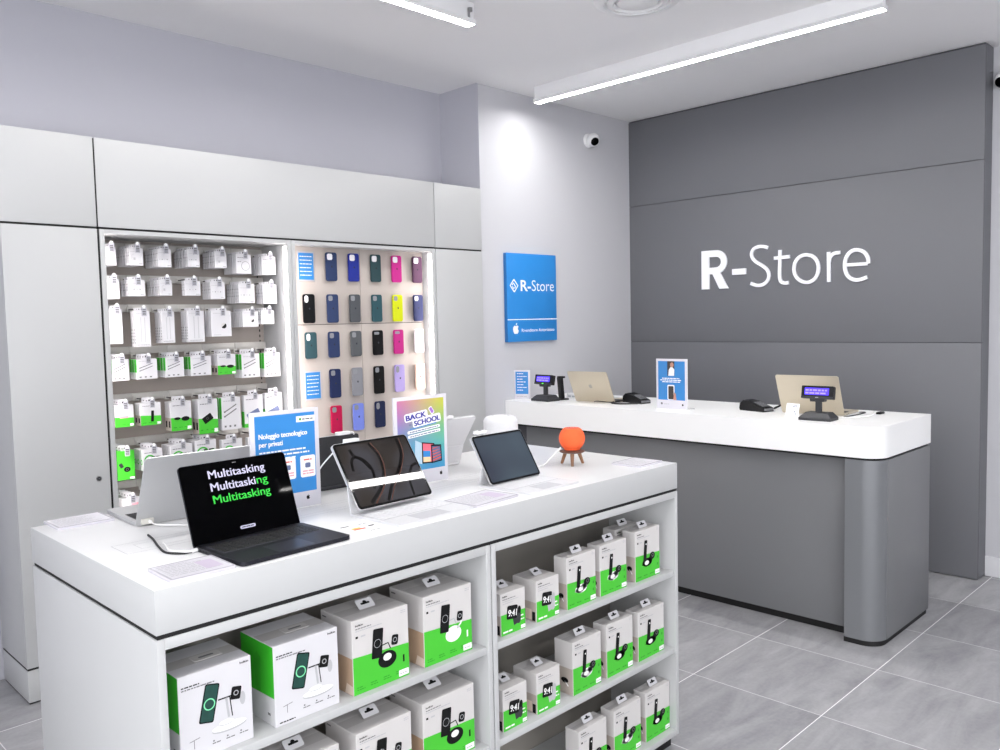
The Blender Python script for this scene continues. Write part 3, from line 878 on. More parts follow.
# ------------------------------------------------------------------ display table
BD = .31
TX0, TX1, TY0, TY1, TZ = 0.684, 2.645, 1.715, 2.545, 1.098
t = thing('display_table', 'long white display table with open shelves of boxed chargers', 'table', (TX0, TY0, 0))
w, d = TX1 - TX0, TY1 - TY0
b = MB(); b.box(0, 0, TZ - .096, w, d, TZ, WHITE, bev=.0012, faces={'+z': TOPW}); b.build('table_top', t)
b = MB(); b.box(.004, .004, TZ - .1065, w - .004, d - .004, TZ - .096, DARKG); b.build('shadow_gap', t)
b = MB(); S = .018; zt = TZ - .1065; zb = .052; mid = 0.9785
for x0 in (0.0, mid - S - .002, mid + .002, w - S):
    b.box(x0, 0.0, zb, x0 + S, d, zt, WHITE, bev=.001)
b.box(mid - .002, .004, zb, mid + .002, d, zt, DARKG)
for a, c in ((S, mid - S - .002), (mid + S + .002, w - S)):
    b.box(a, 0, zt - .024, c, d, zt, WHITE, bev=.001)
    b.box(a, 0, zb, c, d, zb + .022, WHITE, bev=.001)
b.build('carcass', t)
b = MB(); b.box(S, BD, zb, mid - S, BD + .012, zt, TAUPE3); b.box(mid + S, BD, zb, w - S, BD + .012, zt, TAUPE3); b.build('back_board', t)
for a, c in ((S, mid - S - .002), (mid + S + .002, w - S)):
    for z in (.690, .392):
        b = MB(); b.box(a + .0005, .006, z - .022, c - .0005, BD, z, WHITE, bev=.001); b.build('shelf', t)
b = MB(); b.box(.035, .03, 0, w - .012, d - .03, zb, BLACK); b.build('plinth', t)
# faint printed outlines of the accessory plates let into the table top
b = MB()
q = Fr((0, 0, TZ), (1, 0, 0), (0, 1, 0))
def outline(x0, y0, x1, y1, m=INKL, wd=.0016):
    for (p, q_) in (((x0, y0), (x1, y0)), ((x1, y0), (x1, y1)), ((x1, y1), (x0, y1)), ((x0, y1), (x0, y0))):
        b.stroke(q, [p, q_], wd, .0003, m)
outline(.045 + .03, .335, .93, .44, M('plate_joint', '#b9b9be', .5), .0014); outline(.12, .36, .90, .415, MATS['plate_joint'], .0012)
outline(1.02, .335, 1.86, .44, MATS['plate_joint'], .0014); outline(1.06, .36, 1.82, .415, MATS['plate_joint'], .0012)
b.build('inlay_outline', t)

# ------------------------------------------------------------------ boxed chargers
def icon_combo(b, q, w, h, base_m, c):
    """phone, watch and earbud-base picture"""
    ph = rot2(rrect(w * .34, h * .40, w * .52, h * .80, w * .02), w * .43, h * .6, -.10)
    b.stroke(q, [(w * .5, h * .55), (w * .62, h * .56), (w * .66, h * .47)], w * .018, c, INK if base_m is INK else INKL)
    b.flat(circle(w * .60, h * .34, w * .165, h * .115, 26), q, c, base_m)
    b.flat(circle(w * .60, h * .37, w * .075, h * .05, 20), q, c * 1.5, INKW)
    b.flat(ph, q, c * 2, INK)
    b.ring(q, w * .43, h * .60, w * .055, w * .062, c * 2.5, INKL, 24)
    b.flat(rot2(rrect(w * .68, h * .50, w * .80, h * .64, w * .03), w * .74, h * .57, -.15), q, c * 2, INK)
    b.ring(q, w * .74, h * .57, w * .028, w * .036, c * 2.5, INKL, 18)
    if base_m is not INK: b.stroke(q, [(w * .80, h * .60), (w * .76, h * .46), (w * .68, h * .40)], w * .03, c, INKW)

def icon_stand(b, q, w, h, c):
    ph = rot2(rrect(w * .30, h * .38, w * .50, h * .82, w * .025), w * .40, h * .6, -.22)
    b.flat(ph, q, c * 2, INK)
    b.flat(rot2(rrect(w * .315, h * .395, w * .485, h * .805, w * .02), w * .40, h * .6, -.22), q, c * 2.4, INKT)
    b.ring(q, w * .40, h * .59, w * .062, w * .078, c * 3, M('printed_glow_green', '#7fe0a8', .4), 24)
    b.stroke(q, [(w * .52, h * .60), (w * .74, h * .60)], w * .018, c, INK)
    b.stroke(q, [(w * .63, h * .60), (w * .66, h * .36)], w * .03, c, INKL); b.stroke(q, [(w * .68, h * .60), (w * .71, h * .36)], w * .014, c * 1.1, INK)
    b.flat(circle(w * .66, h * .25, w * .24, h * .05, 28), q, c, INKL); b.flat(circle(w * .66, h * .265, w * .24, h * .045, 28), q, c * 1.3, INKW)
    b.flat(circle(w * .62, h * .31, w * .10, h * .03, 20), q, c * 1.6, INKL); b.flat(circle(w * .62, h * .318, w * .10, h * .028, 20), q, c * 1.9, INKW)
    b.flat(rot2(rrect(w * .70, h * .54, w * .84, h * .69, w * .02), w * .77, h * .62, -.2), q, c * 2, INK)
    b.ring(q, w * .77, h * .615, w * .025, w * .036, c * 2.4, INKL, 18)
    b.flat(circle(w * .86, h * .53, w * .04, h * .08, 18), q, c, INKL)

def icon_tall(b, q, w, h, base_m, c):
    b.flat([(w * .26, h * .30), (w * .44, h * .24), (w * .66, h * .32), (w * .80, h * .44), (w * .70, h * .50), (w * .50, h * .38), (w * .34, h * .36)], q, c, base_m)
    b.flat(circle(w * .48, h * .33, w * .2, h * .085, 22), q, c, base_m)
    b.flat(circle(w * .46, h * .32, w * .085, h * .045, 18), q, c * 1.5, INKW)
    b.flat(rot2(rrect(w * .34, h * .36, w * .46, h * .78, w * .025), w * .4, h * .56, -.10), q, c * 2, INK)
    b.flat(circle(w * .43, h * .70, w * .02, n=10), q, c * 2.5, INKW)
    b.flat(circle(w * .68, h * .43, w * .11, h * .075, 20), q, c * 2, INK); b.ring(q, w * .70, h * .44, w * .03, w * .045, c * 2.5, INKG, 14)

def icon_clock(b, q, w, h, pale, c):
    """a standing phone showing large digits and a watch behind"""
    b.flat(circle(w * .72, h * .34, w * .10, h * .17, 20), q, c, INKL if pale else PDARK)
    b.stroke(q, [(w * .54, h * .40), (w * .60, h * .18)], w * .16, c * .9, INKL if pale else PDARK)
    b.flat(rot2(rrect(w * .24, h * .34, w * .66, h * .66, w * .05), w * .45, h * .5, -.12), q, c * 2, INK)
    b.text('9:41', q, w * .28, h * .425, h * .16, INKW, c * 2.6, 0, 0.0, width=w * .34, ang=-.12, bold=.03)
    b.flat(circle(w * .74, h * .50, w * .07, h * .09, 18), q, c * 2, INKL if pale else INK)

def charger_box(name, label, loc, w, d, h, style, group, variant=0):
    t = thing(name, label, 'charger box', loc, 0, group)
    q = Fr((0, 0, 0), (1, 0, 0), (0, 0, 1)); sl = Fr((0, d, 0), (0, -1, 0), (0, 0, 1))
    b = MB(); c = .0004
    body = CARDW if style == 'stand' else CARDB
    b.box(0, 0, 0, w, d, h, body, bev=.0012, seg=1)
    if style == 'stand':
        b.flat([(0.001, h * .34), (d - .001, h * .36), (d - .001, h - .001), (0.001, h - .001)], sl, c, GREEN2)
        b.flat([(d * .45, h * .36), (d * .58, h * .36), (d * .62, h * .8), (d * .5, h * .86), (d * .40, h * .78)], sl, c * 1.5, M('printed_green_shade', '#31a823', .45))
        icon_stand(b, q, w, h, c)
        b.text('belkin', q, w * .84, h * .935, h * .026, INK, c, 0, 0, width=w * .12, bold=.05)
        b.dashes(q, w * .04, h * .86, w * .28, h * .014, c, INK, 3); b.dashes(q, w * .04, h * .83, w * .48, h * .014, c, INKG, 4)
        b.stroke(q, [(w * .12, h * .23), (w * .26, h * .25)], w * .008, c, INKG); b.stroke(q, [(w * .18, h * .24), (w * .18, h * .14)], w * .008, c, INKG)
        for i in range(3): b.dashes(q, w * (.42 + .19 * i), h * .115, w * (.54 + .19 * i), h * .012, c, INKG, 5 + i); b.flat(circle(w * (.44 + .19 * i), h * .15, w * .012, n=10), q, c, INKG)
        b.dashes(q, w * .06, h * .035, w * .30, h * .014, c, INK, 9)
        b.dashes(sl, d * .78, h * .12, d * .86, h * .03, c, INKG, 2)
    elif style == 'combo':
        b.flat([(.001, .001), (w - .001, .001), (w - .001, h * .46), (.001, h * .51)], q, c, GREEN)
        b.rectf(sl, .001, .001, d - .001, h * .50, c, TANP); b.rectf(sl, d * .50, .001, d - .001, h * .50, c * 1.4, WOODP)
        b.flat([(d * .74, .002), (d - .002, .002), (d - .002, h * .13), (d * .80, h * .15)], sl, c * 1.8, M('printed_cream', '#d9c8b8', .5))
        b.rectf(sl, d * .30, h * .24, d * .36, h * .34, c * 1.8, INK)
        icon_combo(b, q, w, h, INK if variant == 0 else INKW, c * 1.5)
        b.text('belkin', q, w * .06, h * .915, h * .026, INK, c, 0, 0, width=w * .13, bold=.05)
        b.dashes(q, w * .06, h * .875, w * .34, h * .013, c, INKG, 3); b.dashes(q, w * .06, h * .845, w * .52, h * .013, c, INKL, 4)
        b.rectf(q, w * .06, h * .755, w * .10, h * .785, c, INK); b.dashes(q, w * .15, h * .76, w * .24, h * .02, c, INKL, 5)
        b.dashes(q, w * .86, h * .93, w * .95, h * .012, c, INKL, 6); b.dashes(q, w * .86, h * .905, w * .95, h * .012, c, INKL, 7)
        for i in range(4):
            b.dashes(q, w * (.06 + .23 * i), h * (.06 + .005 * i), w * (.20 + .23 * i), h * .014, c * 2, INKGR, 8 + i); b.dashes(q, w * (.06 + .23 * i), h * (.09 + .005 * i), w * (.17 + .23 * i), h * .014, c * 2, INKGR, 18 + i)
        b.rectf(q, w * .88, h * .22, w * .91, h * .32, c * 2, INK if variant == 0 else INKW)
        b.dashes(sl, d * .06, h * .92, d * .2, h * .02, c, INKG, 2)
    elif style == 'tall':
        b.flat([(.001, .001), (w - .001, .001), (w - .001, h * .47), (.001, h * .51)], q, c, GREEN)
        b.rectf(sl, .001, .001, d - .001, h * .50, c, TANP)
        b.flat(circle(d * .55, h * .26, d * .2, h * .05, 16), sl, c * 1.6, INK); b.stroke(sl, [(d * .55, h * .24), (d * .75, h * .16)], d * .06, c * 1.6, INKW)
        icon_tall(b, q, w, h, INK if variant == 0 else INKW, c * 1.5)
        b.text('belkin', q, w * .08, h * .915, h * .030, INK, c, 0, 0, width=w * .17, bold=.05)
        b.dashes(q, w * .08, h * .87, w * .36, h * .014, c, INKG, 3); b.dashes(q, w * .08, h * .84, w * .58, h * .014, c, INKL, 4)
        b.rectf(q, w * .08, h * .745, w * .13, h * .78, c, INK); b.dashes(q, w * .18, h * .75, w * .30, h * .022, c, INKL, 5)
        b.ring(q, w * .90, h * .94, w * .02, w * .03, c, INKL, 12)
        for i in range(3): b.dashes(q, w * (.08 + .25 * i), h * .07, w * (.24 + .25 * i), h * .02, c * 2, INKGR, 8 + i)
        for i in range(2): b.rectf(q, w * .88, h * (.20 + .14 * i), w * .93, h * (.25 + .14 * i), c * 2, INKGR)
    else:
        b.flat([(.001, .001), (w - .001, .001), (w - .001, h * .48), (.001, h * .50)], q, c, GREEN)
        b.rectf(sl, .001, .001, d - .001, h * .48, c, TANP); b.rectf(sl, d * .55, h * .05, d * .8, h * .30, c * 1.6, M('printed_cream', '#d9c8b8', .5)); b.rectf(sl, d * .82, h * .03, d * .95, h * .25, c * 1.6, INK)
        icon_clock(b, q, w, h, variant == 1, c * 1.5)
        b.text('belkin', q, w * .08, h * .90, h * .038, INK, c, 0, 0, width=w * .18, bold=.05)
        b.dashes(q, w * .08, h * .84, w * .60, h * .018, c, INKG, 3); b.dashes(q, w * .08, h * .79, w * .72, h * .016, c, INKL, 4); b.dashes(q, w * .08, h * .74, w * .5, h * .016, c, INKL, 5)
        b.dashes(q, w * .08, h * .06, w * .45, h * .04, c * 2, INKW, 6)
        for i in range(2): b.dashes(q, w * .80, h * (.24 + .09 * i), w * .94, h * .03, c * 2, INKW, 8 + i)
    # folded top flap
    b.rectf(Fr((0, 0, h), (1, 0, 0), (0, 1, 0)), .001, d * .32, w - .001, d * .62, .0002, M('carton_flap', '#bdbab9', .5))
    b.build('carton', t)
    tw = min(.052, w * .34)
    if style == 'stand':
        b = MB(); q2 = Fr((w * .38, d * .36, h), (1, 0, 0), (0, 1, 0)); b.prism(rrect(0, 0, tw * 1.3, .034, .003, 3), q2, 0, .0012, CARDB)
        b.flat(rrect(tw * .3, .012, tw, .020, .0035, 4), q2, .0016, INKG); b.build('hang_tab', t)
    else:
        ang = math.radians({'combo': 38, 'tall': 58}.get(style, 32))
        q2 = Fr((w * .36, d * .40, h + .0006), (1, 0, 0), (0, math.cos(ang), math.sin(ang)))
        hh = .030 if style != 'tall' else .024
        b = MB(); b.prism(rrect(0, 0, tw, hh, .004, 4), q2, 0, .0012, CARDW)
        b.flat(rrect(tw * .22, hh * .40, tw * .78, hh * .60, hh * .095, 4), q2, .0016, INK); b.flat(circle(tw * .5, hh * .60, tw * .12, n=14), q2, .0017, INK)
        b.build('hang_tab', t)
        b = MB(); b.prism(rrect(w * .80, h * .03, w * .98, h * .115, .001, 2), q, .0008, .0012, INKW); b.dashes(q, w * .82, h * .06, w * .96, h * .015, .0016, INKL, 4)
        b.build('price_sticker', t)
    return t

GB = 'boxed chargers on the table shelves'
SH1, SH2, SH3 = .690, .392, .074
YF = 1.742
LB = [
 (.735, .173, .156, .197, 'stand', 0, SH1, 'white charger box with a green side at the table corner, partly hidden'),
 (.965, .180, .156, .197, 'stand', 0, SH1, 'white charger box with a full green side, second on the upper shelf'),
 (1.188, .183, .142, .196, 'combo', 0, SH1, 'white and green charger box picturing a black charger, upper shelf of the corner bay'),
 (1.424, .181, .150, .198, 'combo', 1, SH1, 'white and green charger box picturing a white charger, beside the bay divider'),
 (.957, .181, .142, .196, 'combo', 1, SH2, 'charger box on the lower shelf beneath the full green-sided box'),
 (1.190, .181, .142, .196, 'combo', 0, SH2, 'charger box on the lower shelf beneath the upper black-charger box'),
 (1.412, .194, .150, .198, 'combo', 0, SH2, 'charger box on the lower shelf against the bay divider'),
]
for x, w, d, h, st, va, z, lab in LB:
    charger_box('charger_box', lab, (x, YF, z), w, d, h, st, GB, va)
RB = [
 (1.724, .108, .100, .131, 'clock', 0, SH1, 'small box showing a dark phone clock stand, upper shelf beside the bay divider'),
 (1.883, .109, .103, .133, 'clock', 1, SH1, 'small box showing a pale phone clock stand, second on the upper shelf'),
 (2.032, .151, .056, .173, 'tall', 1, SH1, 'tall box picturing a white charger, third along the upper shelf'),
 (2.207, .151, .056, .177, 'tall', 1, SH1, 'tall box picturing a white charger, fourth along the upper shelf'),
 (2.411, .153, .056, .184, 'tall', 0, SH1, 'tall box picturing a black charger at the end of the upper shelf'),
 (1.725, .106, .100, .131, 'clock', 0, SH2, 'small box showing a dark phone clock stand, middle shelf beside the bay divider'),
 (1.877, .112, .103, .133, 'clock', 1, SH2, 'small box showing a pale phone clock stand, second on the middle shelf'),
 (2.055, .151, .080, .181, 'tall', 1, SH2, 'tall box picturing a white charger on the middle shelf'),
 (2.238, .152, .060, .188, 'tall', 0, SH2, 'tall box picturing a black charger, fourth on the middle shelf'),
 (2.424, .164, .056, .182, 'tall', 0, SH2, 'tall box picturing a black charger at the end of the middle shelf'),
 (2.080, .151, .060, .186, 'tall', 0, SH3, 'tall box picturing a black charger, first of three on the bottom shelf'),
 (2.274, .160, .060, .186, 'tall', 1, SH3, 'tall box picturing a white charger on the bottom shelf'),
 (2.466, .156, .056, .186, 'tall', 0, SH3, 'tall box picturing a black charger at the end of the bottom shelf'),
]
for x, w, d, h, st, va, z, lab in RB:
    charger_box('charger_box', lab, (x, YF, z), w, d, h, st, GB, va)
charger_box('charger_box', 'tall box standing behind the end box of the upper shelf', (2.405, YF + .085, SH1), .151, .056, .180, 'tall', GB, 0)
charger_box('charger_box', 'tall box standing behind the third box of the upper shelf', (2.020, YF + .075, SH1), .145, .056, .172, 'tall', GB, 1) if False else None

# ------------------------------------------------------------------ laptops
def laptop(name, label, loc, rz, w, d, hl, tilt, body, keyc, screen, group=None, extra=None):
    """origin: middle of the hinge line on the desk; user side is -y; tilt = degrees the lid leans back from vertical"""
    t = thing(name, label, 'laptop', loc, rz, group)
    th = .0115
    q = Fr((0, 0, 0), (1, 0, 0), (0, 1, 0))
    b = MB(); b.prism(rrect(-w / 2, -d, w / 2, .006, .011, 6), q, .0015, th, body)
    b.flat(rrect(-w * .165, -d + .008, w * .165, -d + .008 + d * .36, .004, 4), q, th + .0003, M(body.name + '_pad', '#2b2c34', .3) if body is MIDN else M(body.name + '_pad', '#b5b5b8', .3))
    for sx in (-1, 1):
        for sy in (-d + .02, -.02):
            b.prism(circle(sx * (w / 2 - .02), sy, .006, n=12), q, 0, .0015, PDARK)
    sd = Fr((-w / 2, 0, 0), (0, -1, 0), (0, 0, 1))
    for a in (.02, .034, .048): b.rectf(sd, a, .0045, a + .009, .0075, .0003, INK)
    base = b.build('base', t)
    b = MB(); k0, k1 = -d * .50, -.016
    b.prism(rrect(-w * .455, k0, w * .455, k1, .003, 3), q, th, th + .0004, M('keyboard_well', '#3a3a44', .45) if body is MIDN else PDARK)
    rows = 6; rh = (k1 - k0 - .006) / rows
    for r in range(rows):
        n = 14; kw = (w * .91 - .006) / n
        y0 = k0 + .003 + r * rh
        x = -w * .455 + .003
        while x < w * .455 - .006:
            ww = kw
            if r == 0 and abs(x + w * .08) < kw * .6: ww = kw * 5
            x1 = min(x + ww, w * .455 - .003)
            b.box(x + .0012, y0 + .0012, th + .0004, x1 - .0012, y0 + rh - .0012, th + .0014, keyc)
            x = x1 if x1 > x + .001 else x + kw
    b.build('keyboard', t)
    a = math.radians(tilt)
    lf = Fr((0, .0075, .003), (1, 0, 0), (0, math.sin(a), math.cos(a)))   # normal faces -y / user
    b = MB(); b.prism(rrect(-w / 2, 0, w / 2, hl, .010, 6), lf, -.0045, 0.0, body)
    bk = Fr(lf.o - lf.n * .0045, -lf.u, lf.v)
    apple(b, bk, 0, hl * .52, .028, M(body.name + '_mark', '#a8a49c', .3, metal=.4), .0003)
    lid = b.build('lid', t)
    b = MB(); b.prism(rrect(-w / 2 + .0012, .004, w / 2 - .0012, hl - .0012, .009, 6), lf, 0, .0006, screen); s = b.build('screen', lid)
    if extra: extra(lf, lid, w, hl, t)
    b = MB(); b.tube([(-w * .38, .004, .006), (w * .38, .004, .006)], .0052, PDARK if body is MIDN else ALU, 12); b.build('hinge', t)
    return t

def mac_text(lf, lid, w, hl, t):
    b = MB(); s = hl
    c = .0009
    cx = -.006
    T0 = -.078
    b.text('Multitasking', lf, T0, hl * .800, .0218, SCRW, c, 0, 0, width=.1620, bold=.026)
    b.text('Multitaski', lf, T0, hl * .642, .0218, SCRW, c, 0, 0, width=.1270, bold=.026)
    b.text('ng', lf, T0 + .1305, hl * .642, .0218, SCRG, c, 0, .008, width=.0335)
    b.text('Multitasking', lf, T0, hl * .487, .0218, SCRG, c, 0, 0, width=.1640, bold=.026)
    b.build('screen_text', lid); b = MB()
    b.prism(rrect(-.022, hl * .118, .022, hl * .158, .0038, 5), lf, c - .0003, c, SCRW)
    b.dashes(lf, -.017, hl * .132, .017, .0028, c + .0003, KEYB, 5)
    b.build('screen_button', lid)
    b = MB(); b.flat(rrect(-.006, hl * .955, .006, hl * .965, .001, 3), lf, c, INKG); b.build('camera', lid)
mac = laptop('laptop', 'black open laptop with large lines of white and green words on its screen', (1.035, 1.951, TZ), math.radians(2.6), .307, .215, .208, 19.5, MIDN, KEYB, GLASSB, extra=mac_text)
sil = laptop('laptop', 'silver open laptop seen from behind, at the cabinet side of the table', (1.044, 2.322, TZ), PI - math.radians(2.5), .320, .235, .224, 27, ALU, KEYB, GLASSB)
# magnetic charging block at the hinge of the silver one
t = thing('charging_connector', 'white charging plug block on the hinge of the silver laptop', 'charger', (.912, 2.311, TZ + .003))
b = MB(); b.box(-.017, -.010, .002, .017, .002, .018, M('connector_beige', '#cfcdc6', .4), bev=.002); b.build('block', t)
b = MB(); b.tube([(0.004, -.010, .010), (.004, -.018, .010)], .0045, PWHITE, 10); b.build('plug', t)
b = MB(); b.tube(spline([(.004, -.018, .010), (.010, -.032, .004), (.03, -.06, .0025), (.08, -.12, .0025), (.10, -.16, .0025)]), .0018, CABLEW, 8); b.build('cable', t)

t = thing('charging_cable', 'white plug and black striped cable plugged into the black laptop', 'cable', (0, 0, TZ))
b = MB(); b.tube([(.895, 1.940, .006), (.868, 1.935, .0055)], .0052, PWHITE, 12); b.build('plug', t)
b = MB(); b.tube(spline([(.868, 1.935, .0045), (.845, 1.945, .0035), (.825, 1.985, .003), (.835, 2.05, .003), (.855, 2.13, .003), (.866, 2.19, .003)]), .0028, CABLEB, 8); b.build('black_cable', t)
b = MB(); b.tube(spline([(.868, 1.935, .0055), (.850, 1.937, .0085), (.832, 1.975, .0080), (.842, 2.02, .0078), (.852, 2.06, .0075)]), .0026, CABLEW, 8); b.build('white_cable', t)

# ------------------------------------------------------------------ tablets on keyboards
def tablet(name, label, loc, rz, w, h, ang, lift, back, folio_m, body_m, wall=None, keysm=None, base_d=.20, foot=None):
    """origin: centre of the folio's rear edge on the table; user side is -y; ang: lean back from vertical"""
    t = thing(name, label, 'tablet', loc, rz, 'tablets on the display table')
    q = Fr((0, 0, 0), (1, 0, 0), (0, 1, 0))
    a = math.radians(ang)
    b = MB(); b.prism(rrect(-w / 2, -base_d, w / 2, 0, .008, 5), q, 0, .006, folio_m); kb = b.build('keyboard_base', t)
    b = MB(); km = keysm or KEYW
    b.prism(rrect(-w * .47, -base_d + .085, w * .47, -.030, .003, 3), q, .006, .0064, KEYL if km is KEYW else KEYB)
    rows, n = 5, 13
    ky0, ky1 = -base_d + .087, -.032
    rh = (ky1 - ky0) / rows; kw = w * .93 / n
    for r in range(rows):
        for i in range(n):
            if r == 0 and 4 <= i <= 7: continue
            x = -w * .465 + i * kw; y = ky0 + r * rh
            b.box(x + .001, y + .001, .0064, x + kw - .001, y + rh - .001, .0072, km)
    b.box(-w * .465 + 4 * kw + .001, ky0 + .001, .0064, -w * .465 + 8 * kw - .001, ky0 + rh - .001, .0072, km)
    b.flat(rrect(-w * .2, -base_d + .010, w * .2, -base_d + .075, .003, 4), q, .0063, KEYL if km is KEYW else KEYB)
    b.build('keys', kb)
    # screen slab
    lf = Fr(V((0, foot if foot is not None else -.055, lift)), (1, 0, 0), (0, math.sin(a), math.cos(a)))
    b = MB(); b.prism(rrect(-w / 2, 0, w / 2, h, .012, 7), lf, -.006, 0, body_m)
    b.prism(rrect(-w / 2 + .001, .001, w / 2 - .001, h - .001, .0115, 7), lf, 0, .0004, BEZEL); sl = b.build('slab', t)
    b = MB(); bz = .008
    b.flat(rrect(-w / 2 + bz, bz, w / 2 - bz, h - bz, .006, 6), lf, .0008, wall or GLASSB); scr = b.build('screen', sl)
    # folio back: upper panel behind the slab and lower prop down to the hinge
    b = MB(); b.prism(rrect(-w / 2, h * .36, w / 2, h, .010, 6), lf, -.0095, -.0062, folio_m)
    p0 = lf(0, h * .38, -.0095); base = V((0, -.004, .004))
    dv = (p0 - base)
    pf = Fr(base, (1, 0, 0), dv)
    b.prism([(-w / 2, 0), (w / 2, 0), (w / 2, dv.length), (-w / 2, dv.length)], pf, -.002, .002, folio_m)
    b.build('folio_back', t)
    b = MB(); b.prism(rrect(w * .32, h * .79, w * .46, h * .95, .008, 5), lf, -.0115, -.0062, folio_m)
    bk = Fr(lf.o, -lf.u, lf.v)
    b.prism(circle(-w * .42, h * .91, .0055, n=16), bk, .0115, .0135, INK); b.prism(circle(-w * .36, h * .85, .0045, n=16), bk, .0115, .0125, INKG); b.build('camera_bump', sl)
    b = MB(); b.tube([(-w / 2 + .01, -.001, .006), (w / 2 - .01, -.001, .006)], .006, WHITEK if folio_m is WHITEK else PDARK, 10); b.build('hinge', t)
    return t, lf, scr, sl

def swirl_material():
    m = D.materials.new('tablet_wallpaper_dark'); m.use_nodes = True
    nt = m.node_tree; N, L = nt.nodes, nt.links; b = N['Principled BSDF']
    tc = N.new('ShaderNodeTexCoord')
    mp = N.new('ShaderNodeMapping'); mp.inputs['Location'].default_value = (.05, .0, .02); mp.inputs['Rotation'].default_value = (0, .5, 0)
    L.new(tc.outputs['Object'], mp.inputs[0])
    w = N.new('ShaderNodeTexNoise'); w.inputs['Scale'].default_value = 5.5; w.inputs['Detail'].default_value = 1.0
    L.new(mp.outputs[0], w.inputs['Vector'])
    cr = N.new('ShaderNodeValToRGB'); e = cr.color_ramp.elements
    e[0].position, e[0].color = .30, rgb('#26211f'); e[1].position, e[1].color = .75, rgb('#4b4a50')
    for p, c in ((.42, '#37302c'), (.55, '#47464c')):
        x = e.new(p); x.color = rgb(c)
    L.new(w.outputs['Fac'], cr.inputs[0]); L.new(cr.outputs[0], b.inputs['Emission Color']); b.inputs['Base Color'].default_value = (.004, .004, .004, 1)
    b.inputs['Emission Strength'].default_value = .36; b.inputs['Roughness'].default_value = .015; b.inputs['Specular IOR Level'].default_value = .3
    return m
def screen_plain(name, c, e):
    m = D.materials.new(name); m.use_nodes = True
    nt = m.node_tree; N, L = nt.nodes, nt.links; b = N['Principled BSDF']
    tc = N.new('ShaderNodeTexCoord'); n = N.new('ShaderNodeTexNoise'); n.inputs['Scale'].default_value = 7; n.inputs['Detail'].default_value = 0
    L.new(tc.outputs['Object'], n.inputs['Vector'])
    cr = N.new('ShaderNodeValToRGB'); el = cr.color_ramp.elements
    el[0].position, el[0].color = .3, rgb(c[0]); el[1].position, el[1].color = .75, rgb(c[1])
    L.new(n.outputs['Fac'], cr.inputs[0]); L.new(cr.outputs[0], b.inputs['Emission Color'])
    b.inputs['Base Color'].default_value = rgb('#0a0a0c'); b.inputs['Emission Strength'].default_value = e * .6; b.inputs['Specular IOR Level'].default_value = .3; b.inputs['Roughness'].default_value = .06
    return m
SWIRL = swirl_material()
DIM = screen_plain('tablet_screen_dim', ('#343a48', '#47545f'), .8)

tA, lf, scr, sl = tablet('tablet', 'large tablet with a dark swirl wallpaper on a white keyboard folio', (1.486, 1.967, TZ), math.radians(2.2), .281, .214, 35, .022, None, WHITEK, ALU, wall=SWIRL, base_d=.222, foot=-.045)
b = MB()
EDGE = M('wallpaper_ribbon', '#46302a', .015, emit=.16, spec=.3); EDGE2 = M('wallpaper_shadow', '#0b0808', .015, spec=.3)
hh = .214
def rb(pts, w, m, c): b.stroke(lf, [tuple(p)[:2] for p in spline([(x, y, 0) for x, y in pts], 8)], w, c, m)
rb([(-.105, .120), (-.098, .150), (-.080, .163), (-.055, .150), (-.040, .120), (-.045, .085), (-.060, .055)], .009, EDGE2, .0011)
rb([(-.088, .190), (-.082, .168), (-.060, .150), (-.042, .118)], .010, EDGE2, .00112)
rb([(-.012, .202), (.004, .160), (.000, .110), (-.030, .060), (-.090, .014)], .010, EDGE2, .0011)
rb([(-.006, .202), (.010, .160), (.006, .112), (-.022, .058), (-.075, .010)], .0045, EDGE, .00115)
rb([(.098, .202), (.090, .150), (.055, .100), (.010, .060), (-.030, .010)], .010, EDGE2, .0011)
rb([(.106, .202), (.098, .150), (.063, .098), (.020, .058), (-.018, .010)], .0035, EDGE, .00115)
rb([(.070, .010), (.078, .060), (.105, .100), (.130, .110)], .008, EDGE2, .0011)
b.build('wallpaper_ribbons', scr)

tB, lf2, scr2, sl2 = tablet('tablet', 'smaller tablet with a dim blue grey screen on a white keyboard folio', (1.990, 1.980, TZ), math.radians(2.0), .250, .177, 31, .011, None, WHITEK, ALU, wall=DIM, base_d=.228, foot=-.060)
tC, lf3, scr3, sl3 = tablet('tablet', 'charcoal-backed tablet turned to the cabinets behind the blue poster', (1.515, 2.325, TZ), PI - math.radians(3), .245, .168, 9, .012, None, GREYK, ALU, base_d=.20, foot=-.035, keysm=KEYB)
tD, lf4, scr4, sl4 = tablet('tablet', 'white-backed tablet turned to the cabinets behind the colourful poster', (2.014, 2.360, TZ), PI - math.radians(4), .225, .228, 36, .012, None, WHITEK, ALU, base_d=.20, foot=-.035)

# white magnetic anti-theft pucks with their cables on the tablets
def puck(label, x, y, z, path):
    t = thing('security_puck', label, 'security puck', (x, y, z), 0, 'white security pucks on the tablets')
    b = MB(); b.prism(rrect(-.026, -.012, .026, .012, .009, 6), Fr((0, 0, 0), (1, 0, 0), (0, 1, 0)), 0, .009, PWHITE); b.build('housing', t)
    if path:
        b = MB(); b.tube(spline(path), .0022, CABLEW, 8); b.build('cable', t)
    else:
        b = MB(); b.prism(circle(0, 0, .006, n=16), Fr((0, 0, .009), (1, 0, 0), (0, 1, 0)), 0, .001, PGREY); b.build('indicator', t)
puck('white puck and cable on the charcoal-backed tablet', 1.560, 2.300, 1.280, [(.02, 0, .004), (.05, .01, .0), (.075, .05, -.035), (.08, .07, -.10), (.08, .09, -.165), (.06, .14, -.176)])
puck('white puck and cable on the swirl wallpaper tablet', 1.437, 2.075, 1.290, [(-.02, 0, .004), (-.045, .03, -.03), (-.06, .09, -.09), (-.055, .125, -.15), (-.045, .14, -.189)])
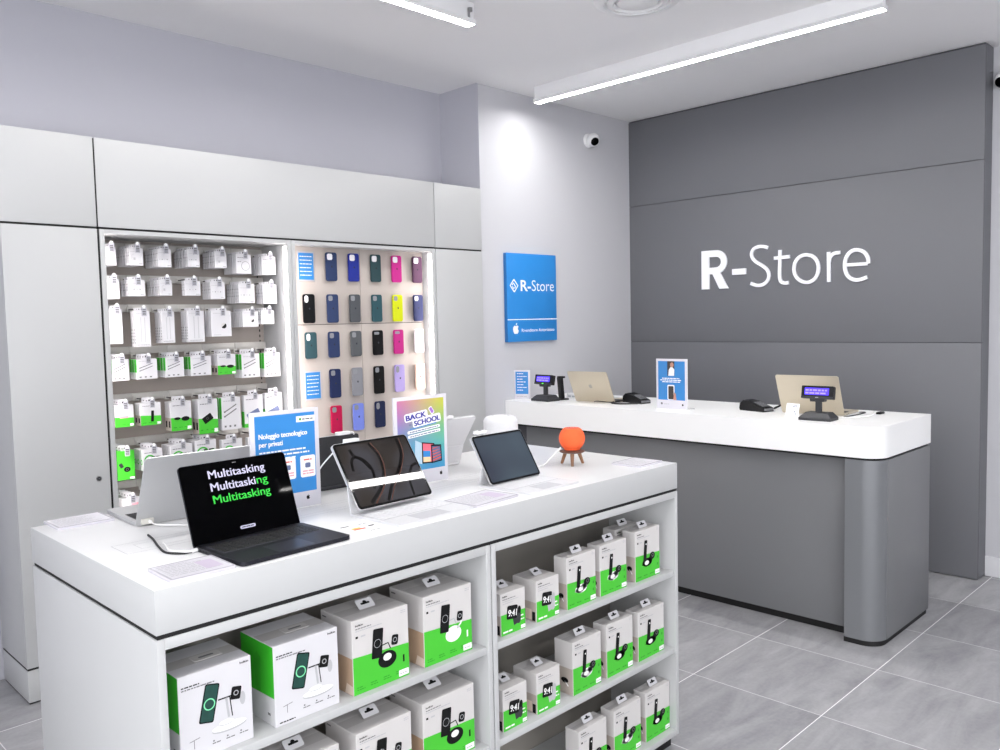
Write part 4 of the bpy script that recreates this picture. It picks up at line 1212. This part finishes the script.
puck('white puck on top of the white-backed tablet', 1.985, 2.260, 1.293, None)
puck('white puck on top of the dim-screened tablet', 1.930, 2.030, 1.264, None)

# ------------------------------------------------------------------ posters in acrylic stands
def poster_stand(name, label, loc, rz, w, h, content, foot=True, z0=.004):
    t = thing(name, label, 'poster stand', loc, rz, 'poster stands')
    b = MB(); b.box(-w / 2, -.004, z0, w / 2, .004, h, M('poster_frame_acrylic', '#d9d7df', .25, noise=.01), bev=.001, faces={'+x': PDARK if name == 'poster_stand' and foot == 'dark' else PWHITE}); b.build('frame', t)
    b = MB(); b.box(-w / 2, -.004, 0, w / 2, .075, z0, PWHITE, bev=.001); b.box(-w / 2 + .004, .075, 0, w / 2, .079, .005, PDARK); b.build('foot', t)
    content(t, Fr((-w / 2, -.004, z0), (1, 0, 0), (0, 0, 1)), w, h - z0)
    return t
def noleggio(t, q, w, h):
    m = .014
    b = MB(); b.rectf(q, m, h * .155, w - m, h - .012, .0004, SKY)
    b.rectf(q, w * .66, h * .865, w - m, h * .925, .0008, INKW); b.flat(circle(w * .72, h * .893, .004, n=10), q, .0011, INKGR); b.dashes(q, w * .75, h * .885, w * .91, .004, .0011, INKG, 3)
    b.text('Noleggio tecnologico', q, w * .115, h * .735, .0150, INKW, .0009, 0, 0, width=w * .70, bold=.04)
    b.text('per privati', q, w * .115, h * .655, .0150, INKW, .0009, 0, 0, width=w * .335, bold=.04)
    for i, x1 in enumerate((.80, .84, .66)): b.dashes(q, w * .115, h * (.590 - .038 * i), w * x1, .0045, .0009, INKW, 4 + i)
    for x0 in (.10, .405, .70):
        b.flat(rrect(w * x0, h * .30, w * (x0 + .225), h * .52, .006, 4), q, .0009, INKW)
        b.dashes(q, w * (x0 + .05), h * .47, w * (x0 + .17), .004, .0012, REDL, 2); b.flat(rrect(w * (x0 + .07), h * .395, w * (x0 + .15), h * .445, .004, 4), q, .0012, INKB)
        for k in range(2): b.dashes(q, w * (x0 + .03), h * (.355 - .025 * k), w * (x0 + .20), .004, .0012, PINKP, 6 + k)
    b.build('printed_sheet', t)
    b = MB(); apple(b, q, w * .80, h * .09, .012, INK, .0006); b.dashes(q, w * .1, h * .08, w * .5, .004, .0006, INKL, 5); b.build('frame_print', t)
poster_stand('poster_stand', 'white stand with a blue rental poster standing behind the black laptop', (1.266, 2.163, TZ), math.radians(-3), .220, .299, noleggio, 'dark')

def rainbow_material():
    m = D.materials.new('poster_multicolour'); m.use_nodes = True
    nt = m.node_tree; N, L = nt.nodes, nt.links; bs = N['Principled BSDF']; bs.inputs['Roughness'].default_value = .4
    tc = N.new('ShaderNodeTexCoord'); sp = N.new('ShaderNodeSeparateXYZ'); L.new(tc.outputs['Object'], sp.inputs[0])
    def mr(o, a, c):
        n = N.new('ShaderNodeMapRange'); n.inputs[1].default_value = a; n.inputs[2].default_value = c; L.new(o, n.inputs[0]); return n.outputs[0]
    u = mr(sp.outputs[0], -.09, .09); v = mr(sp.outputs[2], .05, .29)
    def rp(f, st):
        r = N.new('ShaderNodeValToRGB'); el = r.color_ramp.elements
        el[0].position, el[0].color = st[0][0], rgb(st[0][1]); el[1].position, el[1].color = st[-1][0], rgb(st[-1][1])
        for p, c in st[1:-1]: x = el.new(p); x.color = rgb(c)
        L.new(f, r.inputs[0]); return r.outputs[0]
    left = rp(v, [(0, '#5db4ee'), (.35, '#6fb0ea'), (.6, '#a79fe0'), (.8, '#d48fd0'), (1, '#ef93bf')])
    right = rp(v, [(0, '#4fb2ee'), (.3, '#66cfd0'), (.6, '#8fdb9c'), (.82, '#cfe56c'), (1, '#ece84e')])
    mx = N.new('ShaderNodeMixRGB'); L.new(u, mx.inputs[0]); L.new(left, mx.inputs[1]); L.new(right, mx.inputs[2]); dk = N.new('ShaderNodeMixRGB'); dk.blend_type = 'MULTIPLY'; dk.inputs[0].default_value = 1; dk.inputs[2].default_value = (.66, .66, .66, 1); L.new(mx.outputs[0], dk.inputs[1]); L.new(dk.outputs[0], bs.inputs['Base Color'])
    return m
RAINB = rainbow_material()
VIOLET = M('poster_violet_ink', '#3b3a9a', .4)
def school(t, q, w, h):
    b = MB(); b.rectf(q, .013, h * .155, w - .013, h - .012, .0004, RAINB); b.build('printed_sheet', t)
    b = MB(); A = .12
    def R(x, y): return rot2([(x, y)], w * .5, h * .7, A)[0]
    b.flat(rot2(rrect(w * .20, h * .735, w * .64, h * .83, .008, 4), w * .5, h * .7, A), q, .0007, INKW)
    b.flat(rot2(rrect(w * .34, h * .655, w * .88, h * .755, .008, 4), w * .5, h * .7, A), q, .0008, INKW)
    x, y = R(w * .23, h * .752); b.text('BACK', q, x, y, .0185, VIOLET, .0012, 0, 0, width=w * .37, ang=A, bold=.07)
    x, y = R(w * .27, h * .690); b.text('to', q, x, y, .0080, INKB, .0012, 0, .02, ang=A)
    x, y = R(w * .37, h * .673); b.text('SCHOOL', q, x, y, .0180, VIOLET, .0012, 0, 0, width=w * .49, ang=A, bold=.07)
    b.flat(rot2(rrect(w * .66, h * .78, w * .73, h * .87, .004, 4), w * .70, h * .83, .6), q, .0009, INKW)
    b.flat(rot2(rrect(w * .67, h * .79, w * .72, h * .86, .003, 4), w * .70, h * .83, .6), q, .0012, M('pencil_purple', '#a06cc8', .4))
    for k in range(2):
        b.flat(rot2(rrect(w * (.24 + .0 * k), h * (.595 - .05 * k), w * .86, h * (.63 - .05 * k), .004, 4), w * .5, h * .6, A * .8), q, .0008 + .0001 * k, INKW)
        for xx in (0,):
            f2 = Fr(q(0, 0), q.u, q.v); pts = rot2([(w * .28, h * (.605 - .05 * k))], w * .5, h * .6, A * .8)[0]
            ff = Fr(q(pts[0], pts[1]), q.u * math.cos(A * .8) + q.v * math.sin(A * .8), q.v * math.cos(A * .8) - q.u * math.sin(A * .8))
            b.dashes(ff, 0, 0, w * .55, .0035, .0012, INKB, 3 + k)
    pts = rot2([(w * .28, h * .645)], w * .5, h * .7, A)[0]
    ff = Fr(q(*pts), q.u * math.cos(A) + q.v * math.sin(A), q.v * math.cos(A) - q.u * math.sin(A)); b.dashes(ff, 0, 0, w * .5, .0035, .001, SKY, 8)
    b.build('headline', t)
    b = MB(); c = .0008
    b.flat([(w * .36, h * .25), (w * .50, h * .22), (w * .50, h * .46), (w * .38, h * .50)], q, c, M('device_silver', '#b9d2e2', .4))
    b.flat([(w * .50, h * .225), (w * .74, h * .215), (w * .74, h * .44), (w * .50, h * .47)], q, c * 1.3, INK)
    b.flat([(w * .52, h * .24), (w * .72, h * .23), (w * .72, h * .43), (w * .52, h * .455)], q, c * 1.6, M('device_coral', '#f06a7c', .4))
    b.flat([(w * .52, h * .30), (w * .66, h * .29), (w * .66, h * .36), (w * .52, h * .37)], q, c * 1.9, SKY); b.flat([(w * .52, h * .24), (w * .66, h * .235), (w * .66, h * .29), (w * .52, h * .30)], q, c * 1.9, M('device_peach', '#ffd9a8', .4))
    b.flat([(w * .68, h * .215), (w * .88, h * .225), (w * .87, h * .415), (w * .67, h * .43)], q, c * 2.2, INK)
    b.flat([(w * .70, h * .23), (w * .86, h * .24), (w * .85, h * .40), (w * .69, h * .41)], q, c * 2.5, INKB)
    for k in range(5): b.flat([(w * .70, h * (.235 + .035 * k)), (w * .86, h * (.262 + .035 * k)), (w * .86, h * (.276 + .030 * k)), (w * .70, h * (.249 + .035 * k))], q, c * 2.8, REDL)
    b.build('device_pictures', t)
    b = MB(); apple(b, q, w * .86, h * .085, .012, INK, .0006); b.dashes(q, w * .1, h * .075, w * .5, .004, .0006, INKL, 5); b.build('frame_print', t)
poster_stand('poster_stand', 'white stand with a multicoloured back to school poster behind the swirl tablet', (1.774, 2.156, TZ), math.radians(-3), .220, .301, school)

# ------------------------------------------------------------------ speakers
t = thing('smart_speaker', 'white rounded fabric speaker behind the dim-screened tablet', 'speaker', (2.40, 2.40, TZ))
b = MB(); R_, Hh = .071, .168
prof = [(0, 0.002), (.045, 0.0), (.058, .006), (.067, .022), (R_, .045), (R_, .135)] + [(R_ - .026 + .026 * math.cos(a), .142 + .026 * math.sin(a)) for a in [i * PI / 2 / 6 for i in range(7)]] + [(.034, .1676)]
b.lathe([(r, z * .93) for r, z in prof], (0, 0, 0), PODW, 48); b.build('body', t)
b = MB(); b.lathe([(.030, .1548), (.030, .1568), (0, .1572)], (0, 0, 0), PWHITE, 32); b.build('top_panel', t)

MX, MY = 2.380, 2.003
t = thing('speaker_stand', 'small dark wooden stand on the table carrying the orange speaker', 'stand', (MX, MY, TZ))
b = MB(); b.lathe([(0, .046), (.042, .046), (.048, .0495), (.048, .052), (.044, .0545), (.034, .0555), (.032, .0575), (0, .0575)], (0, 0, 0), WALNUT, 40); b.build('platform', t)
for k in range(3):
    a = math.radians(-140 + 120 * k)
    c, s = math.cos(a), math.sin(a)
    b = MB(); b.tube([(c * .028, s * .028, .048), (c * .046, s * .046, 0.0)], [.0080, .0050], WALNUTL, 12); b.build('leg', t)
t = thing('smart_speaker', 'small round orange fabric speaker on a three-legged wooden stand', 'speaker', (MX, MY, TZ + .0575))
b = MB(); Rr, zc_ = .049, .042
prof = [(0, 0), (.030, 0)] + [(Rr * math.cos(a), zc_ + Rr * math.sin(a)) for a in [math.radians(-52 + 6.5 * i) for i in range(18)]]
prof = [p for p in prof if p[1] <= .0795] + [(.028, .0815), (.026, .0808)]
b.lathe(prof, (0, 0, 0), ORANGE, 48); b.build('body', t)
b = MB(); b.lathe([(.0268, .0806), (0, .0810)], (0, 0, 0), ORTOP, 32); b.build('top_panel', t)
b = MB(); b.tube(spline([(-.040, .022, .010), (-.075, .045, -.03), (-.105, .065, -.0555), (-.17, .12, -.0562), (-.24, .14, -.0562)]), .0022, CABLEW, 8); b.build('cable', t)

# ------------------------------------------------------------------ flat acrylic price plates on the table
def plate(label, x, y, rz, w, d, pattern):
    t = thing('price_plate', label, 'price plate', (x, y, TZ), rz, 'price plates on the display table')
    q = Fr((-w / 2, -d / 2, 0), (1, 0, 0), (0, 1, 0))
    b = MB(); b.prism(rrect(0, 0, w, d, .003, 3), q, 0, .0065, M('plate_acrylic', '#cfccd5', .12, noise=.02)); b.build('acrylic_block', t)
    b = MB()
    b.rectf(q, .006, .006, w - .006, d - .006, .0068, M('plate_sheet', '#d6d4db', .5, noise=.04, scale=40))
    rows = int((d - .03) / .012)
    for i in range(rows):
        b.dashes(q, .012, d - .020 - .012 * i, w * (.55 + .3 * ((i * 37) % 10) / 10), .004, .0071, INKL, i + int(x * 100))
    if pattern: b.rectf(q, w * .62, d * .2, w * .88, d * .75, .0072, M('plate_lilac', '#cbbfd2', .5))
    b.build('printed_sheet', t)
plate('clear price plate by the black laptop at the table corner', .808, 1.805, math.radians(-1), .150, .128, True)
plate('clear price plate at the cabinet-side corner of the table', .800, 2.508, 0, .150, .126, False)
plate('clear price plate between the two white keyboards', 1.735, 1.825, math.radians(6), .200, .135, True)
plate('clear price plate at the far end of the table past the orange speaker', 2.545, 1.825, math.radians(3), .150, .128, False)
t = thing('energy_label', 'small printed label with yellow and red bars between laptop and tablet', 'label', (1.287, 1.812, TZ), math.radians(-4))
q = Fr((-.05, -.055, 0), (1, 0, 0), (0, 1, 0))
b = MB(); b.box(-.05, -.055, 0, .05, .055, .0006, PAPER); b.build('sheet', t)
b = MB()
b.dashes(q, .004, .098, .030, .006, .0009, INK, 2); b.dashes(q, .06, .098, .085, .005, .0009, INKG, 3)
b.rectf(q, .018, .062, .045, .072, .0009, YELLOW); b.rectf(q, .018, .050, .055, .060, .0009, REDL); b.rectf(q, .072, .064, .090, .074, .0009, INK)
b.dashes(q, .05, .020, .085, .004, .0009, INKG, 5); b.dashes(q, .02, .012, .05, .004, .0009, INKL, 6)
b.build('print', t)

# ------------------------------------------------------------------ sales counter
t = thing('sales_counter', 'long grey sales counter with a thick white top and rounded corner', 'counter', (0, 0, 0))
CX0, CX1, CY0, CY1 = 4.065, 4.768, 1.50, YP - .004
def corner_outline(x0, y0, x1, y1, r, n=14):
    pts = [(x1, y0), (x1, y1), (x0, y1)]
    for i in range(n + 1):
        a = PI + PI / 2 * i / n
        pts.append((x0 + r + r * math.cos(a), y0 + r + r * math.sin(a)))
    return pts
q = Fr((0, 0, 0), (1, 0, 0), (0, 1, 0))
b = MB(); b.prism(corner_outline(CX0, CY0, CX1, CY1, .10), q, .937, 1.092, CTR); b.build('counter_top', t)
b = MB(); b.prism(corner_outline(CX0 + .012, CY0 + .012, CX1 - .01, CY1 - .02, .09), q, .925, .937, DARKG); b.build('shadow_gap', t)
# rounded end column
col = [(CX1 - .002, 1.507), (CX1 - .002, 1.675), (4.075, 1.675)] + [(4.075 + .095 + .095 * math.cos(PI + PI / 2 * i / 14), 1.5045 + .095 + .095 * math.sin(PI + PI / 2 * i / 14)) for i in range(15)]
b = MB(); b.prism(col, q, .028, .925, CCOL); b.build('end_column', t)
b = MB(); b.box(4.168, 1.5015, .028, CX1 - .002, 1.510, .925, CGREY, bev=.001); b.build('end_panel', t)
b = MB(); b.box(4.157, 1.673, .045, 4.175, 3.905, .928, CGREY, bev=.001); b.build('front_panel', t)
b = MB(); b.box(4.175, 3.870, .05, 4.50, CY1 - .002, .928, M('counter_recess_grey', '#4a4a4f', .6)); b.build('inner_panel', t)
b = MB(); b.box(4.70, 1.665, .05, 4.72, CY1 - .01, .925, CGREY); b.box(4.175, 1.665, .45, 4.70, CY1 - .16, .47, CGREY); b.build('rear_shelf', t)
base = [(CX1 - .01, 1.510), (CX1 - .01, 1.68), (4.083, 1.68)] + [(4.083 + .09 + .09 * math.cos(PI + PI / 2 * i / 10), 1.510 + .09 + .09 * math.sin(PI + PI / 2 * i / 10)) for i in range(11)]
b = MB(); b.prism(base, q, 0, .028, BLACK); b.box(4.185, 1.66, 0, 4.68, CY1 - .01, .05, BLACK); b.build('plinth', t)
CT = 1.092

# laptops on the counter (seen from behind)
def clap(label, y, x, w, hl, tilt, rz):
    return laptop('laptop', label, (x, y, CT), rz, w, .22, hl, tilt, GOLD, KEYB, GLASSB, 'champagne laptops on the counter')
clap('champagne laptop seen from behind on the counter near the pale wall corner', 3.425, 4.325, .305, .230, 27, PI / 2 + math.radians(5.5))
clap('champagne laptop behind the customer display at the rounded counter end', 2.000, 4.440, .343, .238, 24.5, PI / 2 + math.radians(3.3))

def customer_display(label, loc, rz):
    t = thing('customer_display', label, 'customer display', loc, rz, 'customer displays')
    # local: face looks along -y
    b = MB()
    P0 = [(-.083, -.055), (.083, -.055), (.083, .055), (-.083, .055)]; P1 = [(-.058, -.025), (.058, -.025), (.058, .045), (-.058, .045)]
    bot = [b.bm.verts.new((x, y, 0)) for x, y in P0]; m1 = [b.bm.verts.new((x, y, .014)) for x, y in P0]; top = [b.bm.verts.new((x, y, .040)) for x, y in P1]
    k = b.mi(PDARK)
    for A, B in ((bot, m1), (m1, top)):
        for i in range(4):
            f = b.bm.faces.new((A[i], A[(i + 1) % 4], B[(i + 1) % 4], B[i])); f.material_index = k
    b.bm.faces.new(top).material_index = k; b.bm.faces.new(list(reversed(bot))).material_index = k
    b.build('base', t)
    b = MB(); b.prism(rrect(-.015, -.010, .015, .012, .004), Fr((0, .005, 0), (1, 0, 0), (0, 1, 0)), .038, .108, PDARK); b.build('stem', t)
    b = MB(); b.prism([(-.036, 0), (.036, 0), (.040, .020), (-.040, .020)], Fr((0, -.018, .096), (1, 0, 0), (0, 0, 1)), -.036, 0, PDARK); b.build('bracket', t)
    a = math.radians(12); f = Fr((0, -.022, .113), (1, 0, 0), (0, math.sin(a), math.cos(a)))
    b = MB(); b.prism(rrect(-.083, 0, .083, .066, .004), f, -.030, 0, PBLACK); b.prism(rrect(-.083, 0, .083, .012, .003), f, 0, .0012, PDARK); hd = b.build('head', t)
    b = MB(); b.rectf(f, -.066, .019, .060, .055, .0006, SCRV)
    for r in range(2): b.dashes(f, -.062, .024 + .015 * r, .050, .008, .0009, SCRL, 3 + r)
    b.build('lit_screen', hd)
    b = MB(); b.rectf(f, -.008, .004, .008, .008, .0016, LEDG if 'pale wall' in label else INKL); b.build('indicator', hd)
customer_display('black customer display with a lit violet screen near the pale wall', (4.20, 3.765, CT), -PI / 2 + math.radians(-4))
customer_display('black customer display with a lit violet screen at the rounded counter end', (4.205, 1.868, CT), -PI / 2 + math.radians(2))

# black scanner standing behind the far display
t = thing('barcode_scanner', 'upright black scanner stand between the violet display and the champagne laptop', 'scanner', (4.318, 3.722, CT), math.radians(-20))
b = MB(); b.prism(rrect(-.045, -.040, .045, .040, .02), Fr((0, 0, 0), (1, 0, 0), (0, 1, 0)), 0, .008, PBLACK); b.build('base', t)
b = MB(); b.prism(rrect(-.022, 0, .022, .150, .010), Fr((0, -.004, .006), (0, -1, 0), (-.08, 0, 1)), -.012, .012, PBLACK); b.build('column', t)
b = MB(); b.box(-.024, -.026, .148, .020, .018, .162, PBLACK, bev=.005); b.build('head', t)

# card terminals
def terminal(label, loc, rz):
    t = thing('card_terminal', label, 'card terminal', loc, rz, 'card terminals on the counter')
    f = Fr((.042, 0, 0), (0, 1, 0), (0, 0, 1))
    b = MB(); prof = [(-.09, 0), (.085, 0), (.09, .012), (.085, .040), (.060, .060), (.015, .055), (-.085, .022), (-.09, .014)]
    b.prism(prof, f, -.084, 0, PBLACK, mside=PBLACK); body = b.build('body', t)
    d = V((0, -.10, -.033)).normalized(); kf = Fr((-.034, .010, .0552), (1, 0, 0), -d)
    b = MB()
    for r in range(4):
        for c in range(3): b.prism(rrect(.006 + c * .020, -.084 + r * .018, .022 + c * .020, -.072 + r * .018, .002, 3), kf, 0, .003, PGREY)
    b.build('keypad', body)
    b = MB(); sf = Fr((-.032, .020, .0565), (1, 0, 0), V((0, .045, .005)).normalized()); b.rectf(sf, 0, 0, .064, .038, .0012, GLASSB); b.build('screen', body)
    b = MB(); b.box(-.036, -.098, .008, .036, -.088, .020, PGREY, bev=.002); b.build('card_slot', t)
terminal('black card terminal between the far champagne laptop and the blue poster', (4.42, 3.170, CT), math.radians(-14))
terminal('black card terminal between the blue poster and the near champagne laptop', (4.42, 2.330, CT), math.radians(-14))

def counter_poster(t, q, w, h):
    b = MB(); b.rectf(q, .014, h * .175, w - .014, h - .014, .0004, SKY)
    b.rectf(q, w * .37, h * .66, w * .60, h - .014, .0008, PHOTO); b.flat([(w * .40, h * .66), (w * .59, h * .66), (w * .60, h * .79), (w * .50, h * .86), (w * .42, h * .78)], q, .0011, INKW); b.flat(circle(w * .52, h * .88, w * .06, h * .05, 14), q, .0012, SKIN)
    for i in range(3): b.dashes(q, w * (.20 - .06 * (i % 2)), h * (.60 - .035 * i), w * (.78 + .05 * (i % 2)), .0055, .0008, INKW, 3 + i)
    b.flat(rrect(w * .37, h * .18, w * .60, h * .48, .008, 4), q, .0008, INKW); b.flat(rrect(w * .40, h * .19, w * .57, h * .455, .006, 4), q, .0011, PHOTO); b.flat([(w * .56, h * .178), (w * .66, h * .178), (w * .64, h * .30), (w * .58, h * .34)], q, .0012, SKIN)
    b.build('printed_sheet', t)
    b = MB(); apple(b, q, w * .86, h * .085, .012, INK, .0006); b.flat(circle(w * .18, h * .10, .007, n=14), q, .0006, INKG); b.dashes(q, w * .26, h * .085, w * .42, .005, .0006, INKL, 4); b.build('frame_print', t)
poster_stand('poster_stand', 'white stand with a blue poster of two phone photos on the sales counter', (4.21, 2.762, CT), -PI / 2 + math.radians(2), .210, .302, counter_poster)
def small_card(t, q, w, h):
    b = MB(); b.rectf(q, .012, h * .17, w - .012, h - .012, .0004, SKY)
    for i in range(7): b.dashes(q, w * .2, h * (.86 - .095 * i), w * (.6 + .2 * (i % 2)), .005, .0008, INKW, 3 + i)
    b.dashes(q, w * .15, h * .07, w * .8, .006, .0006, INKL, 5)
    b.build('printed_sheet', t)
poster_stand('poster_stand', 'small white stand with a blue text card at the wall end of the counter', (4.185, 3.965, CT), -PI / 2 + math.radians(22), .118, .205, small_card)

# small cards and cables on the counter
t = thing('card_holder', 'small white card holder between the scanner and the champagne laptop', 'card holder', (4.40, 3.66, CT), -PI / 2)
b = MB(); b.box(-.075, -.012, 0, .075, .012, .040, PWHITE, bev=.004); b.build('block', t)
b = MB(); b.dashes(Fr((-.06, -.012, .012), (1, 0, 0), (0, 0, 1)), 0, 0, .12, .012, .0005, INKL, 3); b.build('print', t)
t = thing('drawn_card', 'small white card with a blue sketch leaning beside the near customer display', 'card', (4.175, 2.000, CT), -PI / 2 + math.radians(-6))
f = Fr((-.038, 0, .0), (1, 0, 0), (0, math.sin(.22), math.cos(.22)))
b = MB(); b.prism(rrect(0, 0, .076, .082, .006, 4), f, -.002, 0, PAPER); b.build('card', t)
b = MB(); b.ring(f, .050, .055, .014, .016, .0004, INKB, 18); b.stroke(f, [(.050, .040), (.060, .025), (.055, .012)], .0025, .0004, INKB); b.stroke(f, [(.036, .060), (.066, .074)], .002, .0004, INKB); b.build('sketch', t)
b = MB(); b.prism([(0, 0), (.045, 0), (0.010, .06)], Fr((0, .001, 0), (0, 1, 0), (0, 0, 1)), -.001, .001, PAPER); b.build('prop', t)

t = thing('power_cable', 'black cables curling between the far laptop and the card terminal', 'cable', (0, 0, CT))
b = MB(); b.tube(spline([(4.30, 3.42, .003), (4.25, 3.38, .010), (4.22, 3.33, .018), (4.27, 3.28, .010), (4.36, 3.26, .004), (4.42, 3.22, .004)]), .003, CABLEB, 8); b.build('lead', t)
b = MB(); b.tube(spline([(4.34, 3.10, .0055), (4.28, 3.16, .0055), (4.26, 3.22, .0055), (4.30, 3.28, .0055), (4.38, 3.26, .012), (4.44, 3.24, .006)]), .0045, CABLEB, 8); b.build('lead', t)
t = thing('power_cable', 'black and white cables beside the near champagne laptop at the counter end', 'cable', (0, 0, CT))
b = MB(); b.tube(spline([(4.36, 1.80, .004), (4.40, 1.76, .012), (4.48, 1.74, .018), (4.56, 1.77, .012), (4.62, 1.82, .004)]), .0035, CABLEB, 8); b.build('black_lead', t)
b = MB(); b.tube(spline([(4.30, 1.80, .005), (4.36, 1.74, .006), (4.46, 1.70, .010), (4.56, 1.71, .020), (4.64, 1.75, .006)]), .004, CABLEW, 8); b.build('white_lead', t)
b = MB(); b.box(4.60, 1.70, 0, 4.66, 1.725, .012, PBLACK, bev=.003); b.build('plug', t)
t = thing('power_cable', 'looped dark cable behind the near card terminal', 'cable', (0, 0, CT))
b = MB(); b.tube(spline([(4.52, 2.27, .0065), (4.56, 2.24, .03), (4.58, 2.21, .07), (4.57, 2.18, .04), (4.54, 2.20, .0075), (4.60, 2.16, .0065)]), .006, CABLEB, 8); b.build('lead', t)

# ------------------------------------------------------------------ world light through the open shop front
w = D.worlds.new('World'); SC.world = w; w.use_nodes = True
bg = w.node_tree.nodes['Background']; bg.inputs[0].default_value = (0.965, 0.975, 1.0, 1); bg.inputs[1].default_value = 1.3

# ------------------------------------------------------------------ camera
cam = D.cameras.new('Camera'); co = D.objects.new('Camera', cam); COL.objects.link(co)
yaw, pitch, roll = math.radians(44.97054), math.radians(-3.774785), math.radians(-1.268346)
f_ = V((math.cos(yaw) * math.cos(pitch), math.sin(yaw) * math.cos(pitch), math.sin(pitch)))
r_ = f_.cross(V((0, 0, 1))).normalized(); u_ = r_.cross(f_)
r2 = r_ * math.cos(roll) + u_ * math.sin(roll); u2 = -r_ * math.sin(roll) + u_ * math.cos(roll)
mt = Matrix((r2, u2, -f_)).transposed().to_4x4(); mt.translation = V((0, 0, 1.645644))
co.matrix_world = mt
cam.sensor_fit = 'HORIZONTAL'; cam.sensor_width = 36; cam.lens = 830.82 / 1000 * 36
cam.clip_start = .05; cam.clip_end = 100
SC.camera = co
SC.view_settings.view_transform = 'Standard'; SC.view_settings.look = 'None'
SC.view_settings.exposure = 1.35; SC.view_settings.gamma = 1.0
SC.view_settings.use_curve_mapping = False
